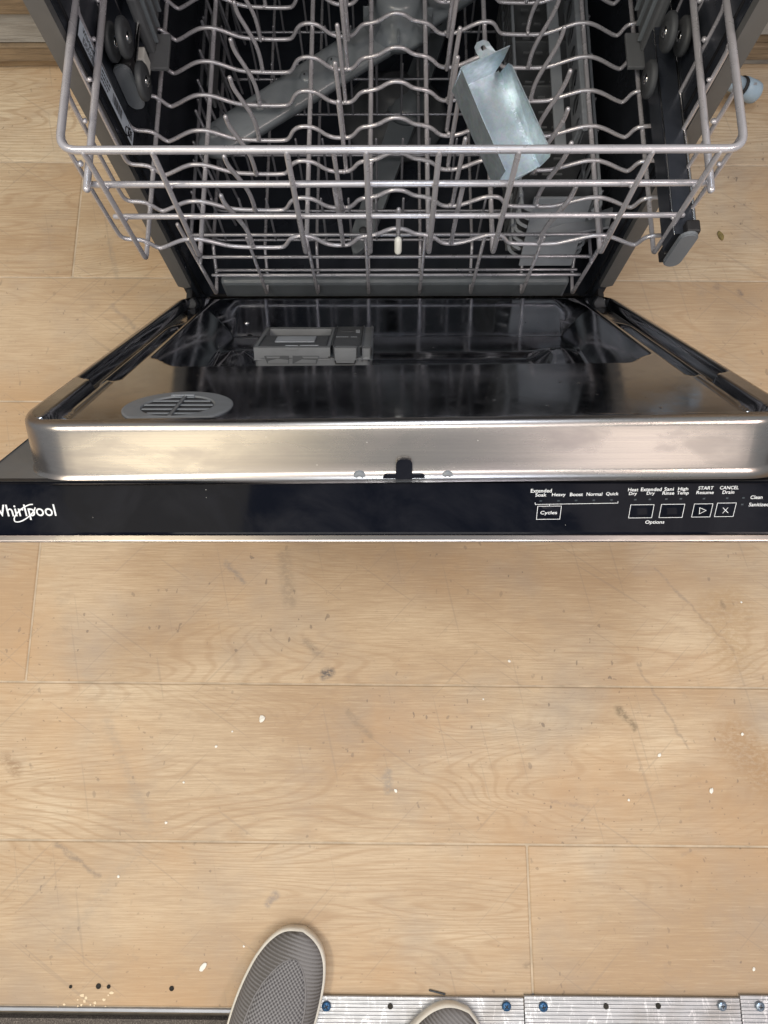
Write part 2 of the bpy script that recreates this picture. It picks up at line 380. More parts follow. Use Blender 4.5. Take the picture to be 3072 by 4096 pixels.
def prism(bm, poly, frame, d0, d1):
    """poly of (a,b); frame(a,b,d)->Vector"""
    a = [bm.verts.new(frame(p[0], p[1], d0)) for p in poly]; c = [bm.verts.new(frame(p[0], p[1], d1)) for p in poly]
    bm.faces.new(a); bm.faces.new(c[::-1]); n = len(poly)
    for i in range(n): bm.faces.new((a[i], c[i], c[(i+1) % n], a[(i+1) % n]))
def rrect(x0, x1, y0, y1, r, n=5):
    out = []
    for cx, cy, a0 in ((x1-r, y1-r, 0), (x0+r, y1-r, 90), (x0+r, y0+r, 180), (x1-r, y0+r, 270)):
        for k in range(n+1):
            a = R_(a0+90*k/n); out.append((cx+r*math.cos(a), cy+r*math.sin(a)))
    return out
def lathe(name, prof, mat, parent, origin, axis, seg=24, smooth=True):
    axis = Vector(axis).normalized(); u = axis.orthogonal().normalized(); v = axis.cross(u); vs_, fs = [], []
    for (r, z) in prof:
        for k in range(seg):
            a = 2*math.pi*k/seg; vs_.append(Vector(origin)+axis*z+u*math.cos(a)*r+v*math.sin(a)*r)
    for i in range(len(prof)-1):
        for k in range(seg): fs.append((i*seg+k, i*seg+(k+1) % seg, (i+1)*seg+(k+1) % seg, (i+1)*seg+k))
    fs.append(tuple(range(seg-1, -1, -1))); fs.append(tuple(range((len(prof)-1)*seg, len(prof)*seg)))
    return mesh(name, vs_, fs, mat, parent, smooth)
def sst(a, b_, x):
    u = min(1, max(0, (x-a)/(b_-a))); return u*u*(3-2*u)

# ================================================================ THE SETTING
FY = -.008                                             # the tile rows run slightly askew to the dishwasher
def F(x, y, z=0): return Vector((x - FY*0, y + FY*x, z))
floor = struct(link('floor', bpy.data.meshes.new('floor'), None))
bmf = bmesh.new(); vv = [bmf.verts.new(p) for p in (F(-2.6,-.402,-.0012), F(2.6,-.402,-.0012), F(2.6,1.9,-.0012), F(-2.6,1.9,-.0012))]; bmf.faces.new(vv)
bmf.to_mesh(floor.data); bmf.free(); floor.data.materials.append(M['grout'])
ground = struct(mesh('ground', [(-3,-3,-.02),(3,-3,-.02),(3,2.4,-.02),(-3,2.4,-.02)], [(0,1,2,3)], 'grout'))
TL = 1.2
rows = [(-.402,-.2145,[.178-TL*2,.178-TL,.178,.178+TL]), (-.2145,-.019,[-.86-TL,-.86,.66,.66+TL]), (-.019,.178,[-.4805-TL,-.4805,.72,.72+TL]), (.178,.377,[-.95,.25,.25+TL]),
        (.377,.5765,[-1.5,-.62-.3,.28,.28+TL]), (.5765,.777,[-.475-TL,-.475,.72,.72+TL]), (.777,.975,[-1.3,-.1,1.1]), (.975,1.17,[-.8,.4,1.6])]
rows[3] = (.178,.377,[-2.15,-.95,.25,1.45]); rows[4] = (.377,.5765,[-2.12,-.92,.28,1.48])
g = .0013
for (y0, y1, js) in rows:
    for x0, x1 in zip(js[:-1], js[1:]):
        bm = bmesh.new()
        poly = rrect(x0+g, x1-g, y0+g, y1-g, .0012, 1)
        def fr(a, b2, d): return F(a, b2, d)
        top = [bm.verts.new(F(a, b2, 0)) for a, b2 in rrect(x0+g+.0012, x1-g-.0012, y0+g+.0012, y1-g-.0012, .001, 1)]
        mid = [bm.verts.new(F(a, b2, -.0009)) for a, b2 in poly]; low = [bm.verts.new(F(a, b2, -.008)) for a, b2 in poly]
        bm.faces.new(top); n = len(top)
        for i in range(n):
            bm.faces.new((top[i], mid[i], mid[(i+1) % n], top[(i+1) % n])); bm.faces.new((mid[i], low[i], low[(i+1) % n], mid[(i+1) % n]))
        frombm('tile', bm, 'tile', floor)

# drilled holes in the near tile (left) with dark rims
for (sx, sy, r) in ((153,2131,.0016), (213,2130,.0026), (235,2131,.0019), (371,2135,.0024)):
    p = S(sx, sy)
    lathe('screw_hole', [(r*1.25,.0006),(r*1.15,.0012),(r*.75,.0004)], 'hole_shade', floor, (p.x, p.y, 0), (0,0,1), 10)
# chipped glaze by the holes: pale patches
bm = bmesh.new()
for (zx, zy, sz) in ((425,362,10),(515,330,8),(545,300,18),(560,340,16),(540,365,12),(515,372,9),(600,365,9),(630,350,12),(625,370,8),(690,330,14),(740,285,16),(720,300,8),(700,375,7),(385,378,6),(570,318,12)):
    p = onZ(zx*.6028, 3800+zy*.6028, .0005); k = rnd.randint(6, 8); rr = sz*.00012
    vv = [bm.verts.new((p.x+rr*rnd.uniform(.6,1.5)*math.cos(6.283*i/k)*1.2, p.y+rr*rnd.uniform(.6,1.4)*math.sin(6.283*i/k), .0005)) for i in range(k)]; bm.faces.new(vv)
frombm('glaze_chips', bm, 'glaze', floor)['kind'] = 'stuff'

carpet = struct(frombm('carpet', (lambda b_: (box(b_, (-1.0, -.8570, -.0065), (3.4, .90, .010), Matrix.Rotation(FY, 3, 'Z')), b_)[1])(bmesh.new()), 'carpet'))
carpet.data.transform(Matrix.Identity(4))
tr = tag(bx('edge_trim', (-.93, -.4040+FY*-.93, -.0022), (1.73, .0040, .010), 'trim', None, .001, Matrix.Rotation(FY, 3, 'Z')), 'thin grey metal edge trim between the wood-look tile and the carpet', 'edge trim')

# aluminium threshold strips with ribs: three lengths
def strip(x0, x1, lab):
    root = thing('threshold_strip', lab, 'threshold', 'ribbed aluminium threshold strips', ((x0+x1)/2, -.385, 0))
    prof = [(0, .0035), (0, .0052)]; y = 0
    for k in range(9):
        prof += [(y-.0008, .0059), (y-.0024, .0059), (y-.0030, .0052), (y-.0040, .0052)]; y -= .0040
    prof += [(y-.001, .0056), (y-.012, .0056), (y-.0125, .0050), (y-.0132, .0056), (y-.055, .002), (y-.09, -.004), (y-.09, -.006), (0, -.001)]
    vs_, fs = [], []; n = len(prof); hl = (x1-x0)/2-.0007
    for sx in (-hl, hl):
        for (yy, zz) in prof: vs_.append((sx, yy + FY*sx + .0, zz))
    for i in range(n-1): fs.append((i, n+i, n+i+1, i+1))
    fs.append(tuple(range(n))); fs.append(tuple(range(2*n-1, n-1, -1)))
    mesh('ribbed_plate', vs_, fs, 'alu', root); return root
xj1, xj2 = S(1130, 2160).x, S(1594, 2160).x
xs0 = -.066
ts = [strip(xs0-.60+.55, xj1, 'ribbed aluminium threshold strip under the tips of the two shoes'),
      strip(xj1, xj2, 'long ribbed aluminium threshold strip with two screws, just right of the right shoe'),
      strip(xj2, xj2+.45, 'ribbed aluminium threshold strip with a zinc screw at the bottom right corner of the photo')]
def screw(parent, sx, sy, mat):
    p = S(sx, sy); o = parent.location
    c = Vector((p.x, p.y, .0062)) - o
    lathe('screw', [(.0052,0),(.0056,.0016),(.0046,.0028),(.0008,.0033)], mat, parent, c, (0,0,1), 14)
    bm = bmesh.new(); rot = Matrix.Rotation(rnd.uniform(0, 1.5), 3, 'Z')
    box(bm, c+Vector((0,0,.0031)), (.0055,.0011,.0008), rot); box(bm, c+Vector((0,0,.0031)), (.0011,.0055,.0009), rot)
    frombm('screw_slot', bm, 'hole_shade', parent)
for a in ((0,706,2168,'screw_blue'),(0,1092,2168,'screw_blue'),(1,1171,2169,'screw_blue'),(1,1554,2167,'screw_steel'),(2,1635,2168,'screw_steel')): screw(ts[a[0]], *a[1:])
for (i, sx, sy) in ((0,843,2169),(0,950,2169),(1,1306,2169),(1,1418,2168)):
    p = S(sx, sy) - ts[i].location
    lathe('empty_hole', [(.0034,.0062),(.0030,.0068),(.0022,.0063)], 'hole_shade', ts[i], (p.x, p.y, 0), (0,0,1), 10)

# reclaimed board wall behind, open where the dishwasher stands
WY = .955
def wall(x0, x1, lab, mats):
    root = thing('board_wall', lab, 'wall', None, ((x0+x1)/2, WY, 0)); z = 0
    hs = [.022,.083-.022+.026-.04+.0,.057,.09,.12,.1,.13,.11,.12]
    zs = [0, .0185, .0482, .104, .20, .30, .42, .52, .64, .76, .88, 1.0]
    if x0 > 0: zs = [0, .018, .045, .066, .10, .19, .30, .42, .52, .64, .76, .88, 1.0]
    for i in range(len(zs)-1):
        dy = [.0, .010, .004, .012, .002, .008, .0, .006, .01, .0, .004, .01][i]
        bx('board', (0, .02-dy*.5, (zs[i]+zs[i+1])/2), (x1-x0, .03+dy, zs[i+1]-zs[i]-.0016), mats[i % len(mats)], root, .0015)
    return root
wall(-1.9, -.285, 'reclaimed board wall in brown and weathered grey behind the dishwasher, left side', ['board_tan','board_brown','board_grey','board_brown','board_grey'])
wall(.306, 1.9, 'reclaimed board wall in pinkish brown and pale boards behind the dishwasher, right side', ['board_grey','board_brown','board_brown','board_grey','board_tan'])

# ================================================================ DISHWASHER
dw = thing('dishwasher', 'built-in dishwasher standing open with its door half lowered and racks showing', 'dishwasher')
CX = .0115; YF = .476
def tubwall():
    bm = bmesh.new(); hi = .257; zb, zt = .085, .84; yb = 1.05; r = .03
    # interior shell as rounded rectangle sections in XZ swept back in Y
    secs = [(YF+.0165, 0.0), (YF+.06, .001), (yb-.03, .001), (yb-.008, .010), (yb, .035)]
    rings = []
    for (y, ins) in secs:
        rings.append([bm.verts.new((a, y, b2)) for a, b2 in rrect(CX-hi+ins, CX+hi-ins, zb+ins, zt-ins, r, 4)])
    for A_, B_ in zip(rings[:-1], rings[1:]):
        for i in range(len(A_)): bm.faces.new((A_[i], A_[(i+1) % len(A_)], B_[(i+1) % len(A_)], B_[i]))
    bm.faces.new(rings[-1])
    return bm
frombm('tub_interior', tubwall(), 'tub', dw, True)
def frame_ring(name, o_h, o_b, o_t, i_h, i_b, i_t, y0, y1, mat, bev=.001):
    bm = bmesh.new()
    A_ = rrect(CX-o_h, CX+o_h, o_b, o_t, .012, 3); B_ = rrect(CX-i_h, CX+i_h, i_b, i_t, .012, 3); n = len(A_)
    va_ = [[bm.verts.new((p[0], y, p[1])) for p in P2] for P2, y in ((A_, y1), (A_, y0), (B_, y0), (B_, y1))]
    for i in range(n):
        j = (i+1) % n
        for k in range(4): bm.faces.new((va_[k][i], va_[k][j], va_[(k+1) % 4][j], va_[(k+1) % 4][i]))
    return frombm(name, bm, mat, dw)
bm = bmesh.new()
for sg in (-1, 1):
    prism(bm, [(CX+sg*.276,.862),(CX+sg*.276,.152),(CX+sg*.268,.148),(CX+sg*.2605,.150),(CX+sg*.2605,.862)], lambda a, b2, d: Vector((a, d, b2)), YF, YF+.0085)
box(bm, (CX, YF+.0042, .856), (.520, .0085, .012)); frombm('front_flange', bm, 'tub_flange', dw)
frame_ring('tub_lip', .2745, .085, .855, .2595, .098, .845, YF+.0087, YF+.0165, 'tub')
frame_ring('door_seal', .2640, .085, .85, .2574, .094, .842, YF+.0167, YF+.0230, 'black')
frame_ring('cabinet_shell', .2765, .06, .870, .2590, .082, .845, YF+.0235, 1.06, 'black')
bx('toe_panel', (CX, .545, .03), (.54, .012, .06), 'black', dw)
bx('lower_seal', (CX, .498, .113), (.455, .014, .042), 'arm', dw, .005)
for i, sgn in enumerate((-1, 1)):
    bx('hinge_arm', (CX+sgn*.268, .47, .105), (.008, .05, .05), 'black', dw, .002)
# drain sump
lathe('filter_cup', [(.075,0),(.075,.012),(.065,.018),(.03,.02),(.028,.06),(.02,.065)], 'dark_plastic', dw, (CX, .78, .086), (0,0,1), 28)

# ---- door liner: one height field over the door plane
HX = .276; SL = .478; RC = .037; IN = .0062
s_step = doorp(1600, 1459, -.002)[1]
s_sg = doorp(315, 1517, 0)[1]
s_cr = doorp(1600, 1388, -.030)[1]
def halfw(s, hx, sl, r):
    if s < r: return hx-r+math.sqrt(max(0, r*r-(r-s)**2))
    if s > sl-r: return hx-r+math.sqrt(max(0, r*r-(s-sl+r)**2))
    return hx
def liner_h(x, s):
    a = HX-abs(x); d = 0.0
    # distance to rounded outline (positive inside)
    qx = abs(x)-(HX-RC); qs = abs(s-SL/2)-(SL/2-RC)
    sd = -(math.hypot(max(qx,0), max(qs,0))+min(max(qx,qs),0)-RC)
    # near groove
    gn = sst(.0100,.0115,s)*(1-sst(.0140,.0150,s))*sst(.014,.026,a)
    # side groove, wide beyond the seal step
    f = sst(s_sg-.002, s_sg+.006, s + .3*max(0, .0)) 
    out_ = .0205*(1-f)+.0095*f; inn = .0345*(1-f)+.043*f
    gs = sst(out_, out_+.003, a)*(1-sst(inn-.004, inn, a))*sst(.010,.017,s)*(1-sst(SL-.03,SL-.012,s))
    d -= .011*max(gs, gn*(1 if a > .02 else sst(.014,.02,a)))
    # ridge inside the wide part
    if f > 0: d += .0075*f*math.exp(-((a-.027)/.0042)**2)*(1-sst(.30,.38,s))
    # panel a little lower
    d -= .002*sst(.011,.013,s)*sst(.034,.038,a)
    # recess with raised, sloping walls
    bow = .012*sst(.16,.215,abs(x))                      # step edge turns up at its ends
    w_in = min(1, max(0, (a-.048)/.030)); w_in = w_in*(1-.25*(1-w_in)) 
    far = 1-min(1, max(0, (s-(SL-.075))/.061))
    edge = s_step + .028*sst(.195,.226,abs(x))
    nr = sst(edge, edge+.005, s)
    rec = nr*w_in*far
    dep = .034 + .007*(1-sst(s_cr-.006, s_cr+.004, s))*sst(.10,.135,a)
    d -= dep*rec
    # pressed corner dimples
    for sg in (-1, 1):
        u = (x-sg*.178)/.020; v = (s-(s_cr-.01))/.03
        d += .006*math.exp(-u*u-v*v)*rec
    return d
def build_liner():
    NX, NS = 250, 236; vs_, fs = [], []; hx, sl, r = HX-IN, SL-2*IN, RC-IN
    ss = []
    for j in range(NS+1):
        u = j/NS; ss.append(u)
    # cluster rows near both ends
    ssv = [0, .0002, .0005, .001, .0016]; q = .0016
    while q < sl-.0018:
        fine_zone = q < .020 or abs(q+IN-s_step) < .009 or abs(q+IN-s_cr) < .006
        q += .00055 if fine_zone else .0021; ssv.append(q)
    ssv += [sl-.0009, sl-.0003, sl]
    for s in ssv:
        W = halfw(s, hx, sl, r)
        for i in range(NX+1):
            x = W*(-1+2*i/NX); vs_.append(D(DCX+x, s+IN, liner_h(x, s+IN)))
    nr_ = len(ssv)
    for j in range(nr_-1):
        for i in range(NX):
            a = j*(NX+1)+i; fs.append((a, a+1, a+NX+2, a+NX+1))
    return mesh('door_liner', vs_, fs, 'liner', dw, True)
build_liner()
def build_band():
    # outline walked once; rounded shoulder, straight wall, flared foot
    hx, sl, r = HX-IN, SL-2*IN, RC-IN; pts = []
    def arc(cx, cy, a0):
        for k in range(13):
            a = R_(a0+90*k/12); pts.append((cx+r*math.cos(a), cy+r*math.sin(a), math.cos(a), math.sin(a)))
    def lin(x0, y0, x1, y1, nx, ny, n=24):
        for k in range(1, n): pts.append((x0+(x1-x0)*k/n, y0+(y1-y0)*k/n, nx, ny))
    x, a, c = hx-r, r+IN, IN+sl-r
    arc(-x, a, 180); lin(-x, IN, x, IN, 0, -1, 60); arc(x, a, 270); lin(hx, a, hx, c, 1, 0); arc(x, c, 0); lin(x, IN+sl, -x, IN+sl, 0, 1); arc(-x, c, 90); lin(-hx, c, -hx, a, -1, 0)
    prof = [(IN*math.sin(q), -IN+IN*math.cos(q)) for q in [R_(90*k/5) for k in range(6)]]
    prof += [(IN+.0006*k/5, -IN-.031*k/5) for k in range(1, 6)]
    prof += [(IN+.0006+.006*(1-math.cos(q)), -.036-.0075*math.sin(q)) for q in [R_(90*k/5) for k in range(1, 6)]]
    n = len(pts); vs_, fs = [], []
    for (o, d) in prof:
        for (px_, ps, nx, ny) in pts: vs_.append(D(DCX+px_+nx*o, ps+ny*o, d))
    for j in range(len(prof)-1):
        for i in range(n): fs.append((j*n+i, j*n+(i+1) % n, (j+1)*n+(i+1) % n, (j+1)*n+i))
    return mesh('liner_side_band', vs_, fs, 'brushed', dw, True)
build_band()
# door slab with its outer steel skin
SX = .3075; S0 = -.0045
d_ct = endp(1580, 1929, S0)[1]; d_cb = endp(1580, 2137, S0)[1]; d_sb = endp(1580, 2169, S0)[1]
def dbox(name, x0, x1, s0, s1, d0, d1, mat, parent=dw, bev=.001):
    bm = bmesh.new(); Rm = Matrix((Vector((1,0,0)), -DH, DN)).transposed()
    box(bm, D((x0+x1)/2, (s0+s1)/2, (d0+d1)/2), (x1-x0, s1-s0, d1-d0), Rm, bev); return frombm(name, bm, mat, parent)
dbox('inner_slab', DCX-SX+.004, DCX+SX-.004, .002, .50, d_cb+.002, -.0436, 'brushed' if 0 else 'tub_flange')
dbox('control_panel', DCX-SX, DCX+SX, S0, .0018, d_cb, d_ct, 'glass', dw, .0016)
dbox('outer_skin', DCX-SX, DCX+SX, S0+.0012, .60, d_sb, d_cb-.0008, 'brushed', dw, .0012)
# console edge seam
dbox('panel_seam', DCX-SX, DCX+SX, S0+.001, .003, d_ct+.0002, -.0437, 'black', dw, .0004)

# latch and its screws on the end face
def EF(px, py, s): x, d = endp(px, py, s); return x, d
lx0, ld1 = EF(1584, 1836, -.003); lx1, _ = EF(1650, 1836, -.003)
bm = bmesh.new(); poly = rrect(lx0, lx1, -.0455, ld1, .004, 5)
prism(bm, poly, lambda a, b2, d: D(a, -.0038+d, b2), 0, .006); frombm('latch_hook', bm, 'glass', dw)
bx0, _ = EF(1531, 1900, -.004); bx1, _ = EF(1701, 1900, -.004)
bm = bmesh.new(); poly = rrect(bx0, bx1, -.052, EF(1600, 1899, -.004)[1], .003, 4)
prism(bm, poly, lambda a, b2, d: D(a, -.0030+d, b2), 0, .005); frombm('latch_plate', bm, 'glass', dw)
for px_ in (1438, 1790):
    x, d = EF(px_, 1912, -.002)
    lathe('latch_screw', [(.0058,0),(.0055,.002),(.004,.0036),(.0018,.0042),(.0012,.003)], 'grey_plastic', dw, D(x, .0015, d), -DH, 16)

# ---- writing on the console
SP = S0-.00025
def E2(px, py): return endp(px, py, SP)
def zc(x, y): return (2048+x*.61724, 1600+y*.61724)
def text(name, body, c, wpx, hpx, mat='print', parent=dw, s_=None, bold=.010):
    """text whose box is centred on photo pixel c; hpx = letter body height in px, wpx = width"""
    cu = bpy.data.curves.new(name, 'FONT'); cu.body = body; cu.align_x = 'CENTER'; cu.size = 1; cu.offset = bold; cu.resolution_u = 3
    ob = bpy.data.objects.new(name, cu); COL.objects.link(ob)
    bpy.context.view_layer.update()
    me = bpy.data.meshes.new_from_object(ob.evaluated_get(bpy.context.evaluated_depsgraph_get()))
    COL.objects.unlink(ob); bpy.data.objects.remove(ob); bpy.data.curves.remove(cu)
    xs = [v.co.x for v in me.vertices]; ys = [v.co.y for v in me.vertices]
    w0, w1, h0, h1 = min(xs), max(xs), min(ys), max(ys)
    sq = SP if s_ is None else s_
    cx_, cd_ = endp(*c, sq); ax, _ = E2(c[0]-wpx/2, c[1]); bx_, _ = E2(c[0]+wpx/2, c[1]); W = bx_-ax
    _, t1 = E2(c[0], c[1]-hpx/2); _, t0 = E2(c[0], c[1]+hpx/2); Hh = t1-t0
    for v in me.vertices:
        u = (v.co.x-(w0+w1)/2)/(w1-w0)*W; k = (v.co.y-(h0+h1)/2)/(h1-h0)*Hh
        v.co = D(cx_+u, sq, cd_+k)
    me.update(); me.materials.clear()
    return link(name, me, mat, parent)
words = [('Extended',190,588,136,24),('Soak',188,615,72,22),('Heavy',303,616,88,27),('Boost',418,612,84,22),('Normal',534,610,102,22),('Quick',650,609,82,24),
 ('Heat',786,581,66,22),('Dry',784,609,52,26),('Extended',903,579,134,23),('Dry',899,607,52,26),('Sani',1018,577,62,23),('Rinse',1014,603,76,22),
 ('High',1109,579,66,27),('Temp',1107,605,76,26),('START',1257,570,98,22),('Resume',1252,599,112,21),('CANCEL',1409,568,122,22),('Drain',1403,597,76,22),
 ('Clean',1585,630,78,23),('Sanitized',1600,677,128,23),('Cycles',238,733,108,28),('Options',925,794,124,28)]
for wd in words:
    c = zc(wd[1], wd[2]); text('panel_lettering', wd[0], c, wd[3]*.61724, wd[4]*.61724, s_=(S0-.0014 if wd[0] == 'Cycles' else None))
def ribbon(name, pts, wd, mat='print', parent=dw, closed=False, s=None):
    """flat printed line on the console; pts in (x,d) metres"""
    s = SP if s is None else s; n = len(pts); vs_, fs = [], []
    P2 = [Vector((p[0], p[1])) for p in pts]
    for i in range(n):
        if closed: a, c = P2[i-1], P2[(i+1) % n]; 
        else: a, c = P2[max(i-1,0)], P2[min(i+1,n-1)]
        if (c-a).length < 1e-9: c = a+Vector((1e-6,0))
        if 0 < i < n-1 or closed:
            d1 = (P2[i]-a).normalized(); d2 = (c-P2[i]).normalized(); tv = (d1+d2); tv = tv.normalized() if tv.length > 1e-6 else d1
            k = 1/max(.5, tv.dot(d1))
        else: tv = (c-a).normalized(); k = 1
        nn = Vector((-tv.y, tv.x))*wd/2*k
        for q in (P2[i]+nn, P2[i]-nn): vs_.append(D(q.x, s, q.y))
    for i in range(n if closed else n-1): j = (i+1) % n; fs.append((2*i, 2*i+1, 2*j+1, 2*j))
    return mesh(name, vs_, fs, mat, parent)
LW = .00036
for q in (((165,689),(318,686),(312,772),(160,774)),((768,680),(917,677),(909,763),(757,765)),((966,677),(1116,675),(1106,760),(955,763)),
          ((1180,674),(1299,672),(1286,757),(1166,759)),((1329,669),(1450,667),(1437,753),(1314,757))):
    P2 = [E2(*zc(*p)) for p in q]; cxm = sum(p[0] for p in P2)/4; cdm = sum(p[1] for p in P2)/4
    w2 = (P2[1][0]-P2[0][0]+P2[2][0]-P2[3][0])/4; h2 = (P2[0][1]-P2[3][1])/2
    # raised soft key, then the printed outline
    bm = bmesh.new(); NXk, NYk = 12, 8; gv = []
    for j in range(NYk+1):
        row = []
        for i in range(NXk+1):
            a, c = -1+2*i/NXk, -1+2*j/NYk; hgt = .0010*min(1, (1-abs(a)**3))*min(1, (1-abs(c)**3))
            row.append(bm.verts.new(D(cxm+a*w2*.97, S0-.0001-hgt, cdm+c*h2*.97)))
        gv.append(row)
    for j in range(NYk):
        for i in range(NXk): bm.faces.new((gv[j][i], gv[j][i+1], gv[j+1][i+1], gv[j+1][i]))
    frombm('panel_button', bm, 'glass', dw, True)
    ribbon('button_outline', [(cxm-w2,cdm-h2),(cxm+w2,cdm-h2),(cxm+w2,cdm+h2),(cxm-w2,cdm+h2)], LW, closed=True)
ribbon('cycle_bracket', [E2(*zc(*p)) for p in ((150,664),(151,677),(686,668),(687,655))], LW)
ribbon('cycle_bracket_stem', [E2(*zc(*p)) for p in ((243,676),(243,688))], LW)
SPb = S0-.0014
def E3(x, y): return endp(*zc(x, y), SPb)
ribbon('start_symbol', [E3(*p) for p in ((1217,698),(1258,716),(1214,738))], LW, closed=True, s=SPb)
ribbon('cancel_symbol', [E3(1367,698), E3(1401,732)], LW*1.1, s=SPb); ribbon('cancel_symbol', [E3(1400,697), E3(1365,733)], LW*1.1, s=SPb-.00006)
for o in list(dw.children):
    pass
for (x, y) in ((186,654),(302,653),(415,651),(530,650),(645,648),(799,646),(893,644),(1000,642),(1094,640),(1244,639),(1394,636),(1500,634),(1492,677)):
    a, c = E2(*zc(x-9, y+5)), E2(*zc(x+9, y-5))
    mesh('indicator_light', [D(a[0],SP,a[1]),D(c[0],SP,a[1]),D(c[0],SP,c[1]),D(a[0],SP,c[1])], [(0,1,2,3)], 'led', dw)
def zl(x, y): return (x*.61724, 1600+y*.61724)
# maker's word mark with its ring, cut off by the frame of the photograph
text('brand_lettering', 'Whirlpool', zl(146, 728), 432*.61724, 100*.61724, bold=.008)
ring = []
cxr, cyr = 160, 733
for k in range(44):
    a = R_(20+ 320*k/43); u, v2 = 82*math.cos(a), 34*math.sin(a); ca, sa = math.cos(R_(-38)), math.sin(R_(-38))
    ring.append(E2(*zl(cxr+u*ca-v2*sa, cyr+u*sa+v2*ca)))
ribbon('brand_ring', ring, .0009, s=SP-.0001)
# small key for the cycles word drawn over the button
for o in list(bpy.data.objects):
    if o.name.startswith('panel_lettering') and o.parent == dw: pass

# ---- detergent dispenser
dt = -.004
def DP(x, y, d=dt):   # dispenser zoom pixel -> (x, s) at depth d
    return doorp(980+x*.3255, 1270+y*.3255, d)
f_l = DP(105,362); f_r = DP(1540,362); b_l = DP(270,120); b_r = DP(1535,120)
sF, sB = (f_l[1]+f_r[1])/2, (b_l[1]+b_r[1])/2
xL, xR = f_l[0], (f_r[0]+.0)
dk = dw
def dpart(name, poly, d0, d1, mat, parent=dk, bev=0):
    bm = bmesh.new(); prism(bm, poly, lambda a, b2, d: D(a, b2, d), d0, d1)
    if bev: bmesh.ops.bevel(bm, geom=list(bm.edges), offset=bev, segments=1, affect='EDGES')
    return frombm(name, bm, mat, parent)
xm = DP(1045, 362)[0]                                          # seam between the cup and the rinse-aid side
xw0 = DP(235,362)[0]; 
# main housing: a body with an open cup at the back left
disp = dpart('detergent_dispenser', rrect(xL, xR, sF, sB, .006, 3), -.040, dt-.010, 'disp', dw, .0006)
def sub(name, x0, x1, s0, s1, d0, d1, mat, bev=.0006): 
    o = dbox(name, x0, x1, s0, s1, d0, d1, mat, disp, bev); return o
H_ = sB-sF
# front wall with two slots
sl_y = [(235,470,540,565),(585,470,910,565)]
sub('housing_rim', xL, xm, sF+.0, sF+.004, dt-.0125, dt, 'disp')
sub('housing_rim', xL, xL+.004, sF+.0042, sB, dt-.0125, dt, 'disp')
sub('housing_rim', xL+.0042, xm, sB-.006, sB, dt-.0125, dt, 'disp')
sub('housing_rim', xm-.003, xm, sF+.0042, sB-.0062, dt-.0125, dt, 'disp')
sLid = DP(600, 228)[1]
sub('cup_lid', xL+.0055, xm-.004, sF+.0045, sLid, dt-.004, dt+.0004, 'deep_plastic', .0008)
p0, p1 = DP(360,245), DP(900,310)
sub('lid_window', p0[0]+.004, p1[0]-.004, p1[1]+.001, p0[1]-.001, dt+.0005, dt+.0012, 'basket', .0004)
bm = bmesh.new()
for k in range(9):
    a = DP(505+k*17, 345, dt+.0006); box(bm, D(a[0], a[1], dt+.0007), (.0016, .0018, .0004), Matrix((Vector((1,0,0)), -DH, DN)).transposed())
frombm('lid_lettering', bm, 'basket', disp)
bm = bmesh.new(); a = DP(790, 343, dt+.0006); box(bm, D(a[0], a[1], dt+.0007), (.018, .0022, .0004), Matrix((Vector((1,0,0)), -DH, DN)).transposed()); frombm('lid_lettering', bm, 'basket', disp)
sub('rinse_aid_housing', DP(1435,362)[0], xR, sF, sB, dt-.0125, dt-.0002, 'disp', .002)
sub('rinse_aid_cover', xm+.0022, DP(1420,362)[0], sF+.004, sB-.001, dt-.012, dt+.0006, 'deep_plastic', .0012)
x0_, x1_ = DP(1095,362)[0], DP(1370,362)[0]
sub('release_tab', x0_, x1_, sF-.0022, sF+.0036, dt-.0125, dt+.0002, 'disp', .001)
a = DP(1265,165,dt+.0008); 
dpart('indicator_eye', [(a[0]+.008*math.cos(R_(q)), a[1]+.0045*math.sin(R_(q))) for q in range(0,360,24)], dt+.0007, dt+.0011, 'deep_plastic', disp)
for k, y in enumerate((157,171,185)):
    a = DP(1388,y,dt+.0008); sub('cover_mark', a[0]-.0022, a[0]+.0022, a[1]-.0005, a[1]+.0005, dt+.0008, dt+.0011, 'basket', 0)
for k in range(10):
    if k == 6: continue
    a = DP(1130+k*26,238,dt+.0008); sub('cover_lettering', a[0]-.0009, a[0]+.0009, a[1]-.0009, a[1]+.0009, dt+.0008, dt+.0010, 'basket', 0)
def FP(x, y):
    return endp(980+x*.3255, 1270+y*.3255, sF)
def fpoly(name, pts, s0, s1, mat):
    bm = bmesh.new(); P2 = [FP(*p) for p in pts]; prism(bm, P2, lambda a, b2, d: D(a, d, b2), sF+s0, sF+s1); return frombm(name, bm, mat, disp)
fpoly('front_slot', [(235,470),(540,470),(540,565),(275,565)], -.0006, .0, 'deep_plastic')
fpoly('front_slot', [(585,470),(910,470),(880,565),(585,565)], -.0006, .0, 'deep_plastic')
fpoly('slot_fin', [(262,478),(435,478),(420,497),(275,497)], -.0010, -.0007, 'disp')
fpoly('slot_fin', [(290,530),(400,505),(535,520),(535,562),(280,562)], -.0010, -.0007, 'disp')
fpoly('slot_fin', [(700,478),(905,478),(898,500),(725,500)], -.0010, -.0007, 'disp')
fpoly('slot_fin', [(600,560),(700,512),(880,520),(868,562)], -.0010, -.0007, 'disp')
fpoly('tab_gap', [(1022,480),(1100,480),(1120,562),(1345,562),(1370,480),(1425,480),(1425,488),(1378,490),(1350,572),(1112,572),(1092,492),(1022,492)], -.0006, .0, 'black')
fpoly('release_tab_face', [(1112,405),(1365,405),(1362,485),(1340,550),(1128,550),(1108,485)], -.0030, -.0023, 'disp')
fpoly('lid_notch', [(440,368),(660,368),(635,402),(470,396)], -.0007, .0, 'disp')

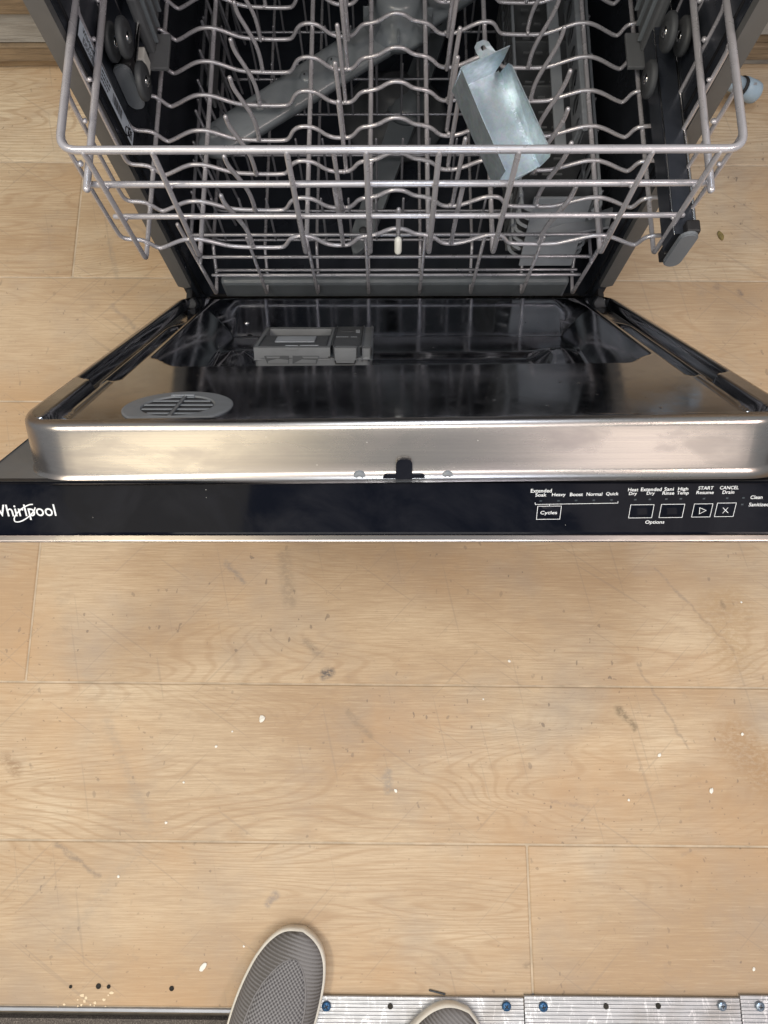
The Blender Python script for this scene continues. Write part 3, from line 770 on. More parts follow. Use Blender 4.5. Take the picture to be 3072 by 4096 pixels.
# ---- vent with louvres
def VP(x, y, d=.001): return doorp(440+x*.31344, 1540+y*.31344, d)
vc = ((VP(105,300)[0]+VP(1545,250)[0])/2, 0); vr = (VP(1545,250)[0]-VP(105,300)[0])/2
vtop = VP(900,80,-.0006)[1]; vcs = VP(900,262,-.0006)[1]; vk = (vtop-vcs)/vr
vs0 = max(.017, vcs-vr)
vs_, fs = [], []
prof = [(vr,-.0021),(vr,-.0012),(vr-.0012,-.0006),(vr*.67,-.0003),(vr*.655,-.0008),(vr*.64,-.0021)]
nseg = 72
for (r, d) in prof:
    for k in range(nseg):
        a = 2*math.pi*k/nseg; y = max(.0158, vcs+r*vk*math.sin(a)); vs_.append(D(vc[0]+r*math.cos(a), y, d))
for i in range(len(prof)-1):
    for k in range(nseg): fs.append((i*nseg+k, i*nseg+(k+1) % nseg, (i+1)*nseg+(k+1) % nseg, (i+1)*nseg+k))
vent = mesh('vent_ring', vs_, fs, 'disp', dw, False)
ri = vr*.645
dpart('vent_well', [(vc[0]+ri*math.cos(R_(q)), max(.0162, vcs+ri*vk*math.sin(R_(q)))) for q in range(0,360,10)], -.0018, -.0015, 'black', vent)
for k in range(-2, 3):
    yy = vcs+(k+.3)*ri*vk/2.4; wv = math.sqrt(max(0, ri*ri-((yy-vcs)/vk)**2))
    if yy < .018 or wv < .006: continue
    bm = bmesh.new(); tl = Matrix((Vector((1,0,0)), -DH, DN)).transposed()
    box(bm, D(vc[0], yy, -.0010), (2*wv*.985, .0026, .0006), tl); frombm('louvre', bm, 'grey_plastic', vent)
dbox('louvre_rib', vc[0]-.0012, vc[0]+.0012, max(.0165, vcs-ri*vk), vcs+ri*vk, -.0009, -.0002, 'dark_plastic', vent, .0003)
for sgx in (-1, 1):
    a = VP(935+sgx*62-5, 127, .0); dbox('vent_tick', a[0]-.005, a[0]+.005, a[1]-.0012, a[1]+.0012, -.0004, .0001, 'basket', vent, .0003)
# little glassy drop near the hinge
x, s_ = doorp(985, 1265, -.012)
lathe('water_drop', [(.0012,0),(.0040,.0012),(.0035,.003),(.001,.0038)], 'chrome', dw, D(x, s_, -.022), DN, 12)

bm = bmesh.new()
for k in range(70):                                             # dried splashes and drops over the liner
    x = rnd.uniform(-.21,.21); q = rnd.uniform(.02,.45); rr = rnd.choice((.0005,.0007,.0009,.0014)); hgt0 = liner_h(x, q)
    nn = 6; c_ = bm.verts.new(D(DCX+x, q, hgt0+rr*.6)); ring_ = [bm.verts.new(D(DCX+x+rr*math.cos(6.283*i/nn), q+rr*rnd.uniform(.8,1.6)*math.sin(6.283*i/nn), hgt0+.0001)) for i in range(nn)]
    for i in range(nn): bm.faces.new((c_, ring_[i], ring_[(i+1) % nn]))
frombm('splash_drops', bm, 'chrome', dw, True)['kind'] = 'stuff'
bm = bmesh.new()
for (px_, py_) in [(rnd.uniform(300,2900), rnd.uniform(1730,1880)) for _ in range(9)]:
    x, d = endp(px_, py_, -.0008); rr = rnd.uniform(.0002,.0004)
    bmesh.ops.create_icosphere(bm, subdivisions=1, radius=rr, matrix=Matrix.Translation(D(x, -.0008, d)))
for (px_, py_) in ((445*1.8517,1058*1.8517),(825,1990),(372,2070),(2262,2100)):
    x, d = endp(px_, py_, SP); rr = rnd.uniform(.00018,.0003)
    bmesh.ops.create_icosphere(bm, subdivisions=1, radius=rr, matrix=Matrix.Translation(D(x, SP, d)))
frombm('dust_specks', bm, 'chip', dw)['kind'] = 'stuff'

# ---- data label on the left inner edge of the tub
XLB = CX-.257+.0006; sy = .4955
zt_, zb_ = onX(310,154,XLB).z, onX(524,654,XLB).z
zs_gap = (onX(383,345,XLB).z, onX(403,352,XLB).z)
def LB(y, z, o=0): return Vector((XLB+o, y, z))
YL0, YL1 = .493, .509
mesh('data_label', [LB(YL0,zb_),LB(YL1,zb_),LB(YL1,zt_),LB(YL0,zt_)], [(0,1,2,3)], 'label', dw)
def lbl_text(body, z0, z1, y0, y1, bold=.02):
    cu = bpy.data.curves.new('label_lettering', 'FONT'); cu.body = body; cu.size = 1; cu.offset = bold; cu.resolution_u = 2
    ob = bpy.data.objects.new('label_lettering', cu); COL.objects.link(ob); bpy.context.view_layer.update()
    me = bpy.data.meshes.new_from_object(ob.evaluated_get(bpy.context.evaluated_depsgraph_get()))
    COL.objects.unlink(ob); bpy.data.objects.remove(ob); bpy.data.curves.remove(cu)
    xs = [v.co.x for v in me.vertices]; ys = [v.co.y for v in me.vertices]
    for v in me.vertices:
        u = (v.co.x-min(xs))/(max(xs)-min(xs)); k = (v.co.y-min(ys))/(max(ys)-min(ys))
        v.co = Vector((u, k, 0))
    for v in me.vertices: v.co = LB(y0+(y1-y0)*v.co.y, z0+(z1-z0)*v.co.x, .0002)
    me.materials.clear(); return link('label_lettering', me, 'print_black', dw)
Lh = zt_-zb_
lbl_text('Whirlpool', zt_-.006, zt_-.030, YL0+.008, YL0+.014)
bm = bmesh.new()
def lrect(y0, y1, z0, z1):
    bm.faces.new([bm.verts.new(LB(a, b2, .0002)) for a, b2 in ((y0,z0),(y1,z0),(y1,z1),(y0,z1))])
for r_ in range(5):
    z = zt_-.008
    while z > zt_-.036-.002*r_:
        ln = rnd.uniform(.002,.005); lrect(YL0+.0015+r_*.0012, YL0+.0021+r_*.0012, z-ln, z); z -= ln+.0012
for r_ in range(3):
    z = zt_-.046
    while z > zt_-.062:
        ln = rnd.uniform(.001,.004); lrect(YL0+.003+r_*.004, YL0+.0048+r_*.004, z-ln, z); z -= ln+.0011
z = zt_-.072
while z > zt_-.094:
    ln = rnd.choice((.0004,.0008,.0012)); lrect(YL0+.004, YL0+.013, z-ln, z); z -= ln+rnd.choice((.0005,.0009))
for k in range(60):
    a, c = rnd.randint(0,7), rnd.randint(0,7); lrect(YL0+.003+a*.0013, YL0+.0042+a*.0013, zb_+.004+c*.0013, zb_+.0052+c*.0013)
frombm('label_print', bm, 'print_black', dw)['kind'] = 'stuff'
tube('label_loop', [LB(YL0+.004+.004*math.cos(a), zt_-.108+.004*math.sin(a), .0004) for a in [R_(q) for q in range(0, 330, 30)]], .0005, 'print_black', dw, 5)

# ---- slide rails, end caps and rollers
def stadium(bm, c, w2, h, y0, y1, n=8):
    r = w2; pts = []
    for k in range(n+1): a = R_(180*k/n); pts.append((c[0]+r*math.cos(a), c[1]+(h/2-r)+r*math.sin(a)))
    for k in range(n+1): a = R_(180+180*k/n); pts.append((c[0]+r*math.cos(a), c[1]-(h/2-r)+r*math.sin(a)))
    prism(bm, pts, lambda a, b2, d: Vector((a, d, b2)), y0, y1)
    return pts
for (X, y0, zc_, side) in ((.2585, .363, .409, 1), (-.2375, .527, .4155, -1)):
    zr = zc_+.001
    rl = mesh('slide_rail', *(lambda P3: ([Vector((X+a, y, zr+b2)) for y in (y0+.004, 1.0) for a, b2 in P3], [(i, (i+1) % len(P3), len(P3)+(i+1) % len(P3), len(P3)+i) for i in range(len(P3))]+[tuple(range(len(P3)))[::-1]]))([(-.009,-.014),(.007,-.014),(.007,-.010),(.002,-.008),(.002,.008),(.007,.010),(.007,.014),(-.009,.014),(-.0105,.011),(-.0105,-.011)]), 'tub', dw)
    tube('rail_edge', [(X+.0085, y0+.004, zr+.012), (X+.0085, .98, zr+.012)], .0026, 'chrome', rl, 8)
    tube('rail_edge', [(X-.0100, y0+.004, zr+.0135), (X-.0100, .98, zr+.0135)], .0006, 'chrome', rl, 6)
    bm = bmesh.new(); stadium(bm, (X+.0005, zc_), .0080, .050, y0-.0035, y0); bmesh.ops.bevel(bm, geom=[e for e in bm.edges if abs(e.verts[0].co.y-e.verts[1].co.y) < 1e-6 and e.verts[0].co.y < y0-.003], offset=.001, segments=2, affect='EDGES')
    cap = frombm('rail_end_cap', bm, 'grey_plastic', dw)
    bx('cap_clip', (X+.004, y0+.007, zc_+.017), (.012, .012, .012), 'black', cap, .002)
    bx('cap_clip', (X-.006, y0+.006, zc_-.018), (.006, .010, .014), 'black', cap, .001)
tube('rail_edge_ring', [(.2585+.0092, .405+.0032*math.cos(a), .4225+.0032*math.sin(a)) for a in [R_(q) for q in range(0,360,30)]], .0007, 'chrome', dw, 6, True)
def roller(x, y, z, sgn, r=.0155):
    o = lathe('roller', [(r*.9,0),(r,.0012),(r,.0045),(r*.88,.0062),(r*.55,.0052),(r*.5,.0062),(r*.2,.0068)], 'deep_plastic', dw, (x, y, z), (-sgn,0,0), 28)
    lathe('roller_hub', [(.0052,0),(.005,.0018),(.003,.0030),(.0008,.0034)], 'chrome', o, (x-sgn*.0052, y, z), (-sgn,0,0), 12)
for sgn, px_ in ((1, ((2688,128),(2745,145),(2610,318))), (-1, ((483,150),(434,168),(559,325)))):
    for k, (a, c) in enumerate(px_):
        X = CX+sgn*(.236, .2525, .2290)[k]; p = onX(a, c, X); roller(X, p.y, p.z, sgn)

# ================================================================ UPPER RACK
ur = thing('upper_rack', 'upper dish rack of grey coated wire pulled out over the door', 'dish rack', 'wire dish racks of the dishwasher')
prof = [(-.2456,.3788),(-.2304,.3779),(-.2251,.3747),(-.2173,.3638),(-.2123,.3647),(-.1916,.3772),(-.1818,.3789),(-.1712,.378),(-.15,.3672),(-.1331,.3654),(-.1,.3643),(-.0948,.368),(-.0895,.3795),(-.0804,.3839),(-.0683,.3821),(-.0554,.3687),(-.0381,.3678),(-.0316,.3714),(-.025,.3819),(-.0141,.3836),(-.0064,.3862),(.0013,.3922),(.0089,.3947),(.018,.393),(.0259,.3861),(.0367,.3844),(.0446,.3809),(.053,.3711),(.0641,.3702),(.0747,.3737),(.0907,.3833),(.0997,.385),(.1077,.3833),(.1139,.3727),(.1191,.37),(.1567,.3693),(.1655,.372),(.1852,.3807),(.1923,.383),(.2062,.3829),(.2325,.3678),(.2369,.3687),(.241,.3802),(.2494,.3828),(.2617,.3828)]
path = [Vector((-.2437,0,.5105)), Vector((-.2460,0,.503)), Vector((-.2475,0,.392)), Vector((-.2456,0,.3788))]+[Vector((a,0,b2)) for a, b2 in prof[1:]]+[Vector((.2665,0,.392)), Vector((.2683,0,.503)), Vector((.2666,0,.5105))]
rp = chaikin(path, 2)
YR = [.393+.0397*i for i in range(12)]
row0 = tube('cross_wire', rp, .0020, 'wire', ur, 8)
row0.location = (0, YR[0], 0)
for y in YR[1:]:
    o = row0.copy(); COL.objects.link(o); o.parent = ur; o.location = (rnd.uniform(-.0006,.0006), y+rnd.uniform(-.0008,.0008), rnd.uniform(-.0004,.0004))
YT = .872
tube('top_rail', fillet([(-.2437-.003,YT,.513),(-.2437,.378,.513),(.2666,.378,.513),(.2666+.003,YT,.513)], .014, 7)+[], .0031, 'wire', ur, 12)
tube('back_rail', [(-.2465,YT,.513),(.2695,YT,.513)], .0029, 'wire', ur, 10)
tube('front_rail', [(-.2415,.3835,.4674),(.2625,.3835,.4680)], .0027, 'wire', ur, 10)
tube('front_rail', [(-.2345,.3835,.4259),(.2560,.3835,.4265)], .0024, 'wire', ur, 10)
tube('back_rail', [(-.2415,YT-.003,.4674),(.2625,YT-.003,.4680)], .0027, 'wire', ur, 10)
tube('side_rail', [(-.2385,.374,.4745),(-.2415,YT,.4815)], .0030, 'wire', ur, 10)
tube('side_rail', [(.2595,.374,.4720),(.2635,YT,.4800)], .0030, 'wire', ur, 10)
def crest(x):
    for (a, za), (c, zc2) in zip(prof[:-1], prof[1:]):
        if a <= x <= c: return za+(zc2-za)*(x-a)/(c-a)
    return .378
for px_ in (571, 793, 1224.6, 1480.7, 1715, 1971, 2400, 2616):
    X = onY(px_, 1009, .378).x; zl_ = min(crest(X)-.0040, .3795)
    z_tip = zl_
    tube('frame_wire', fillet([(X,.3765,.5125),(X,.3765,z_tip),(X,YT,zl_),(X,YT,.5125)], .006, 4), .00235, 'wire', ur, 8)
TA = [(-.1263,.3665),(-.126,.3806),(-.1275,.397),(-.1335,.415),(-.1392,.430),(-.1398,.4412)]
TB = [(-.0405,.3692),(-.0412,.40),(-.0430,.4527)]
TC = [(.0612,.3725),(.0622,.41),(.0641,.4560)]
TD = [(.1440,.3725),(.1440,.3893),(.1483,.4076),(.1546,.4269),(.1576,.4412),(.1580,.4520)]
for prof_t in (TA, TB, TC, TD):
    p3 = [Vector((a, 0, b2)) for a, b2 in prof_t]; p3 = chaikin(p3, 2) if len(p3) > 3 else p3
    o0 = tube('tine', p3, .0021, 'wire', ur, 8); o0.location = (0, YR[0]-.0005, 0)
    for y in YR[1:]:
        o = o0.copy(); COL.objects.link(o); o.parent = ur; o.location = (rnd.uniform(-.0008,.0008), y-.0005, 0)
        o.rotation_euler = (rnd.uniform(-.012,.012), rnd.uniform(-.006,.006), 0)
bm = bmesh.new()
def weld(c, r_=.0029):
    k = bmesh.ops.create_icosphere(bm, subdivisions=1, radius=r_)
    sc_ = (rnd.uniform(.75,1.15), rnd.uniform(.75,1.1), rnd.uniform(.6,.9))
    for v in k['verts']: v.co = Vector((v.co.x*sc_[0], v.co.y*sc_[1], v.co.z*sc_[2]))+Vector(c)
for px_ in (571, 793, 1224.6, 1480.7, 1715, 1971, 2400, 2616):
    X = onY(px_, 1009, .378).x; zl_ = min(crest(X)-.0040, .3795)
    for y in YR: weld((X, y, zl_+.002))
    weld((X, .379, .511), .0036); weld((X, .381, .4676)); weld((X, .381, .4262))
for X_, z_ in ((-.0405,.3695),(.0612,.3728),(-.1262,.3665),(.1440,.3728)):
    for y in YR: weld((X_, y-.0003, z_), .0028)
for y in YR:
    weld((-.2440, y, .512)); weld((.2668, y, .512)); weld((-.2430, y, .480)); weld((.2650, y, .478))
frombm('weld_spots', bm, 'wire', ur, True)['kind'] = 'stuff'
# white peg on the front cross wire
xp = onY(1592, 960, .39).x
tube('peg_stem', [(xp,.394,.420),(xp,.391,.386)], .0022, 'wire', ur, 8)
tube('peg_cap', [(xp,.386,.387),(xp,.381,.377)], .0034, 'white_plastic', ur, 12)
# adjuster clips on both sides
for sgn in (-1, 1):
    xa = CX+sgn*.243
    ad = bx('height_adjuster', (xa-sgn*.004, .632, .425), (.010, .10, .060), 'dark_plastic', ur, .003)
    for k in range(5): bx('adjuster_rib', (xa-sgn*.010, .592+k*.018, .425), (.005, .003, .05), 'arm', ad, .001)
    bx('adjuster_plate', (xa-sgn*.012, .585, .395), (.020, .04, .004), 'dark_plastic', ad, .001)
    bx('adjuster_pin', (xa-sgn*.001, .5655, .404), (.007, .014, .020), 'white_plastic', ad, .001)

# upper spray arm under the rack
ZA = .345
hub = onZ(1592, 95, ZA)
lt = onZ(800, 600, ZA); dirv = (Vector((hub.x, hub.y, 0))-Vector((lt.x, lt.y, 0))); La = dirv.length; dirv.normalize()
nrm = Vector((-dirv.y, dirv.x, 0))
def arm_geo(length, w0, w1):
    vs_, fs = [], []; st = []
    for i in range(41):
        u = -1+2*i/40; wv = (w0+(w1-w0)*abs(u)); e = max(0, abs(u)-.965)/.035; wv *= math.sqrt(max(.02, 1-e*e)); st.append((u*length, wv))
    prf = [(-1,-.006),(-.98,.001),(-.86,.0035),(-.55,.0052),(0,.0062),(.55,.0052),(.86,.0035),(.98,.001),(1,-.006),(.5,-.008),(-.5,-.008)]
    for (l, wv) in st:
        for (a, z) in prf: vs_.append(Vector((hub.x,hub.y,ZA))+dirv*l+nrm*a*wv+Vector((0,0,z)))
    n = len(prf)
    for i in range(40):
        for k in range(n): fs.append((i*n+k, i*n+(k+1) % n, (i+1)*n+(k+1) % n, (i+1)*n+k))
    fs.append(tuple(range(n))); fs.append(tuple(range(41*n-1, 40*n-1, -1))); return vs_, fs
va_, fa_ = arm_geo(La, .024, .019)
sa = thing('spray_arm', 'grey plastic upper spray arm running diagonally beneath the upper rack', 'spray arm')
mesh('arm_blade', va_, fa_, 'arm', sa, True)
lathe('hub_nut', [(.036,-.006),(.037,.004),(.030,.010),(.024,.020),(.022,.030),(.016,.034),(.004,.035)], 'arm', sa, (hub.x, hub.y, ZA+.003), (0,0,1), 32)
for k in range(8):
    a = 2*math.pi*k/8; bx('hub_rib', (hub.x+.030*math.cos(a), hub.y+.030*math.sin(a), ZA+.013), (.012,.0025,.012), 'arm', sa, .0006, Matrix.Rotation(a, 3, 'Z'))
bx('feed_pipe', (hub.x, (hub.y+1.04)/2+.01, ZA-.022), (.030, 1.04-hub.y, .018), 'arm', sa, .006)
for l, wv in ((-.92,.2),(-.70,.1),(-.47,.0),(-.34,-.15),(.30,.3),(.55,-.2),(.8,.1)):
    c = Vector((hub.x,hub.y,ZA+.0055))+dirv*l*La+nrm*wv*.015
    nz = lathe('nozzle', [(.0078,-.002),(.0070,.0016),(.0050,.0030),(.001,.0034)], 'arm', sa, c, (0,0,1), 16)
    mesh('nozzle_hole', [c+Vector((-.0028,-.0008,.0036)), c+Vector((-.0012,-.0008,.0037)), c+Vector((-.0012,.0022,.0036)), c+Vector((-.0028,.0022,.0035))], [(0,1,2,3)], 'black', nz)

# ================================================================ LOWER RACK
lr = thing('lower_rack', 'lower dish rack of grey wire standing deep inside the dark tub', 'dish rack', 'wire dish racks of the dishwasher')
LX = [-.2218+.0664*i for i in range(8)]; LYB = .98; ZF = .158
for i, X in enumerate(LX):
    zt2 = .275 if i in (0, 7) else .250
    Xo = X + (-.004 if i == 0 else .004 if i == 7 else 0)
    lean = .002*(i-3.5)
    tube('frame_wire', fillet([(Xo+lean*.6,.480,zt2),(X,.480,.126),(X,.505,.130),(X,.53,ZF-.003),(X,LYB,ZF-.003),(X,LYB,.26)], .004, 3), .0021 if 0 < i < 7 else .0024, 'wire', lr, 8)  # paler coating here imitates the bright light on the front wires
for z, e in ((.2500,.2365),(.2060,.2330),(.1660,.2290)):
    tube('front_rail', [(CX-e,.4835,z),(CX+e+.002,.4835,z)], .0021, 'wire_shaded', lr, 8)
tube('front_rail', [(CX-.227,.495,.1585),(CX+.229,.495,.1585)], .0019, 'wire_shaded', lr, 8)
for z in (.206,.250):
    for sgn in (-1, 1): tube('side_rail', [(CX+sgn*.2335,.475,z),(CX+sgn*.2335,LYB,z)], .0021, 'wire_shaded', lr, 8)
    tube('back_rail', [(CX-.234,LYB+.003,z),(CX+.234,LYB+.003,z)], .0021, 'wire_shaded', lr, 8)
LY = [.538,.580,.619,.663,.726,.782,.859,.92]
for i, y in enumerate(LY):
    tube('cross_wire', fillet([(CX-.2355,y,.252),(CX-.2300,y,ZF+.004),(CX-.224,y,ZF),(CX+.226,y,ZF),(CX+.232,y,ZF+.004),(CX+.2375,y,.252)], .006, 3), .0018, 'wire_shaded', lr, 8)
pt = None
for y in (.538,.619,.726,.782,.859,.92):
    for k in range(11):
        x = -.205+.0322*k
        if pt is None: pt = tube('tine', [(0,0,ZF),(0,.002,ZF+.04),(0,.001,ZF+.080)], .0016, 'wire_shaded', lr, 7); o = pt
        else: o = pt.copy(); COL.objects.link(o); o.parent = lr
        o.location = (x, y, 0)
for sgn in (-1, 1):
    for y in (.56,.90):
        lathe('wheel', [(.018,0),(.020,.002),(.020,.008),(.017,.010),(.005,.011)], 'dark_plastic', lr, (CX+sgn*.240, y, .150), (sgn,0,0), 20)
# row of slanted side tines seen at the left
for y in (.56,.60,.64,.68,.72,.76,.80,.84):
    tube('side_tine', [(CX-.205,y,ZF),(CX-.222,y+.004,.30)], .0018, 'wire_shaded', lr, 7)
bx('tine_clip', (CX-.214, .70, .27), (.004, .10, .035), 'dark_plastic', lr, .0015)
# lower spray arm
la = thing('spray_arm', 'dark grey lower spray arm lying on the bottom of the tub beneath the lower rack', 'spray arm')
dv = Vector((-.30, -.95, 0)).normalized(); nv = Vector((-dv.y, dv.x, 0)); c0 = Vector((.03,.76,.128)); bm = bmesh.new()
p_ = []
for i in range(25):
    u = -1+2*i/24; wv = .018-.004*abs(u); e = max(0, abs(u)-.94)/.06; p_.append((u*.235, wv*math.sqrt(max(.05,1-e*e))))
poly = [(l, wv) for l, wv in p_]+[(l, -wv) for l, wv in reversed(p_)]
prism(bm, poly, lambda a, b2, d: c0+dv*a+nv*b2+Vector((0,0,d)), -.006, .004)
frombm('arm_blade', bm, 'arm', la)
lathe('hub_nut', [(.03,0),(.028,.010),(.018,.018),(.004,.020)], 'arm', la, c0+Vector((0,0,.003)), (0,0,1), 24)
for l in (.2,.15,-.15,-.2): lathe('nozzle', [(.006,0),(.005,.002),(.001,.003)], 'deep_plastic', la, c0+dv*l+Vector((0,0,.0035)), (0,0,1), 12)

# ================================================================ CUTLERY BASKET
cb = thing('cutlery_basket', 'light grey plastic cutlery basket standing in the right side of the lower rack', 'basket', None, (.19,.66,.17))
def cpart(name, bm, mat='basket'): 
    bmesh.ops.translate(bm, verts=bm.verts, vec=-cb.location); return frombm(name, bm, mat, cb)
BX0, BX1, BY0, BY1, BZ0, BZ1 = .150, .238, .515, .86, .170, .275
bm = bmesh.new()   # front panel leaning out, curved
box(bm, ((BX0+BX1)/2+.006, BY0-.006, .215), (BX1-BX0-.022, .003, .105), Matrix.Rotation(R_(-12),3,'X'), .001); cpart('front_panel', bm)
for k in range(7):
    for sg, xx in ((-1, BX0+.010), (1, BX1+.000)):
        bm = bmesh.new(); z = .172+k*.0145
        v_, f_ = tube_geo(fillet([(xx+(-.006 if sg<0 else .004), BY0+.014, z+.004),(xx+sg*.006, BY0-.002, z),(xx-sg*.004, BY0-.008-.02*(z-.215)*-1, z)], .006, 3), .0021, 6)
        vv = [bm.verts.new(p) for p in v_]; [bm.faces.new([vv[i] for i in f]) for f in f_]; cpart('side_rib', bm)
bm = bmesh.new(); box(bm, ((BX0+BX1)/2, (BY0+BY1)/2, BZ0), (BX1-BX0, BY1-BY0, .003)); cpart('bottom', bm, 'dark_plastic')
for k in range(22):   # slotted outer and inner walls
    y = BY0+.012+k*.0155
    for xx in (BX0, BX1):
        bm = bmesh.new(); box(bm, (xx, y, (BZ0+BZ1)/2), (.0022, .006, BZ1-BZ0), None, .0004); cpart('wall_slat', bm, 'dark_plastic' if xx == BX0 else 'basket')
for z in (BZ1, (BZ0+BZ1)/2):
    for xx in (BX0, BX1): bm = bmesh.new(); box(bm, (xx, (BY0+BY1)/2, z), (.0034, BY1-BY0, .006), None, .001); cpart('wall_rail', bm)
# tall strip and the perforated handle wall
pA, pB = onY(2335, 640, .56), onY(2375, 640, .56)
bm = bmesh.new(); box(bm, (.1905, .70, .300), (.0125, .30, .004), None, .001); cpart('top_strip', bm)
def perf(x, y0, y1, z0, z1, nh):
    """upright wall with a row of oval holes"""
    bm = bmesh.new(); st = (y1-y0)/nh; n = 12
    for side in (0, .0028):
        for k in range(nh):
            yc, zc2 = y0+(k+.5)*st, (z0+z1)/2; ov = []; ou = []
            for i in range(n):
                a = 2*math.pi*(i+.5)/n; c_, s2 = math.cos(a), math.sin(a); ov.append(bm.verts.new((x+side, yc+st*.30*c_, zc2+(z1-z0)*.33*s2)))
                sc = 1/max(abs(c_), abs(s2)); ou.append(bm.verts.new((x+side, yc+st*.5*c_*sc, zc2+(z1-z0)*.5*s2*sc)))
            for i in range(n): j = (i+1) % n; bm.faces.new((ov[i], ov[j], ou[j], ou[i]))
    return bm
cpart('handle_wall', perf(.2085, .56, .84, .285, .325, 9))
bm = bmesh.new(); box(bm, (.210, .70, .327), (.006, .29, .005), None, .0015); cpart('handle_top', bm)
bm = bmesh.new(); box(bm, (.2105, .575, .30), (.006, .008, .05), None, .001); cpart('handle_post', bm, 'basket')
for k in range(6):
    bm = bmesh.new(); box(bm, ((BX0+BX1)/2, BY0+.02+k*.062, .235), (BX1-BX0-.004, .0022, .08)); cpart('divider', bm, 'dark_plastic')
for j in range(3):
    for k in range(15): 
        bm = bmesh.new(); box(bm, (BX0+.016+j*.014, BY0+.03+k*.0205, BZ1-.004), (.0085, .0025, .002)); cpart('grid_bar', bm, 'dark_plastic')
# slanted hinged lid at its front
lid0, lid1, lid2, lid3 = onY(2165,925,.50), onY(2455,826,.535), onY(2395,905,.50), onY(2140,958,.485)
bm = bmesh.new(); q = [lid0, lid1, lid2+Vector((.012,0,.0)), lid3]; a_ = [bm.verts.new(p) for p in q]; c_ = [bm.verts.new(p-Vector((0,.001,.003))) for p in q]
bm.faces.new(a_); bm.faces.new(c_[::-1]); [bm.faces.new((a_[i], c_[i], c_[(i+1)%4], a_[(i+1)%4])) for i in range(4)]; cpart('lid_flap', bm)

# ================================================================ GALVANISED TRAY resting on the upper rack
pc = (1950, 440); v = ray(*pc).normalized(); rt = (CAMR @ Vector((1,0,0))); rt = (rt - v*rt.dot(v)).normalized(); up = rt.cross(v).normalized()
if up.dot(CAMR @ Vector((0,1,0))) < 0: up = -up
dist = .632
sc = dist/ (FPX*ray(*pc).length)
def vec(a, b2, c): return (rt*a + up*b2 - v*c)*sc
ln = vec(205,-362,132); wd_ = vec(192,78,-84); hv = vec(-38,-80,-160)
ln_u = ln.normalized(); wd_u = (wd_-ln_u*wd_.dot(ln_u)).normalized(); hv_u = ln_u.cross(wd_u).normalized()
if hv_u.dot(hv) < 0: hv_u = -hv_u
Lb, Wb, Hb = ln.length, wd_.length, hv.length
P1 = CAMP + ray(1843, 272).normalized()*dist*1.03
tray = thing('galvanised_tray', 'small galvanised sheet-metal tray with a hole tab lying tilted on the upper rack', 'metal tray', None, P1+ln*.5+wd_*.5+hv_u*Hb)
def TP(a, b2, c): return P1+ln_u*a*Lb+wd_u*b2*Wb+hv_u*c*Hb - tray.location
def sheet(name, pts, th=.0007, parent=tray):
    P3 = [Vector(p) for p in pts]; n = (P3[1]-P3[0]).cross(P3[2]-P3[0]).normalized()*th; bm = bmesh.new()
    a_ = [bm.verts.new(p) for p in P3]; c_ = [bm.verts.new(p+n) for p in P3]; bm.faces.new(a_); bm.faces.new(c_[::-1]); k = len(P3)
    [bm.faces.new((a_[i], c_[i], c_[(i+1)%k], a_[(i+1)%k])) for i in range(k)]
    return frombm(name, bm, 'galv', parent)
sheet('tray_floor', [TP(0,0,1),TP(1,0,1),TP(1.02,.5,1.0),TP(1,1,1),TP(0,1,1)])
sheet('side_wall', [TP(0,0,1),TP(.02,0,0),TP(.5,-.01,0),TP(1,0,.0),TP(1,0,1)])
sheet('side_wall', [TP(.02,1,1),TP(.05,1.04,.50),TP(.09,1.06,.44),TP(.97,1.10,.44),TP(1,1.08,.55),TP(1,1,1)])
sheet('end_wall', [TP(0,0,1),TP(0,0,0),TP(0,1.0,0),TP(.01,.97,.45),TP(0,.94,.8),TP(0,.92,1)])
sheet('end_lip', [TP(1,.03,1),TP(1.01,.2,.93),TP(1.01,.9,.90),TP(1,1,1)])
tb = bmesh.new(); c0x, c1x = .40, .66
outer = [TP(0,c0x,0),TP(-.07,c0x-.03,-.02),TP(-.115,c0x-.02,-.02),TP(-.145,c0x+.05,-.02),TP(-.145,c1x-.08,-.02),TP(-.11,c1x,-.02),TP(-.07,c1x+.01,-.02),TP(0,c1x+.06,0)]
cc = TP(-.085,(c0x+c1x)/2,-.015); inner = []
for p in outer: inner.append(cc+(p-cc)*.30)
for off_ in (Vector((0,0,0)), hv_u*.0007):
    A_ = [tb.verts.new(p+off_) for p in outer]; B_ = [tb.verts.new(p+off_) for p in inner]
    for i in range(8): j = (i+1) % 8; tb.faces.new((A_[i], A_[j], B_[j], B_[i]))
frombm('hole_tab', tb, 'galv', tray)
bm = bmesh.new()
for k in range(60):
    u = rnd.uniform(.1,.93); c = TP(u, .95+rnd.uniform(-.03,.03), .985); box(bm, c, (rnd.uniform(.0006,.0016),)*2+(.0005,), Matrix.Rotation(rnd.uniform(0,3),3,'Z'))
frombm('spangle_seam', bm, 'label', tray)['kind'] = 'stuff'  # pale specks paint the bright glints of the zinc spangle along the fold

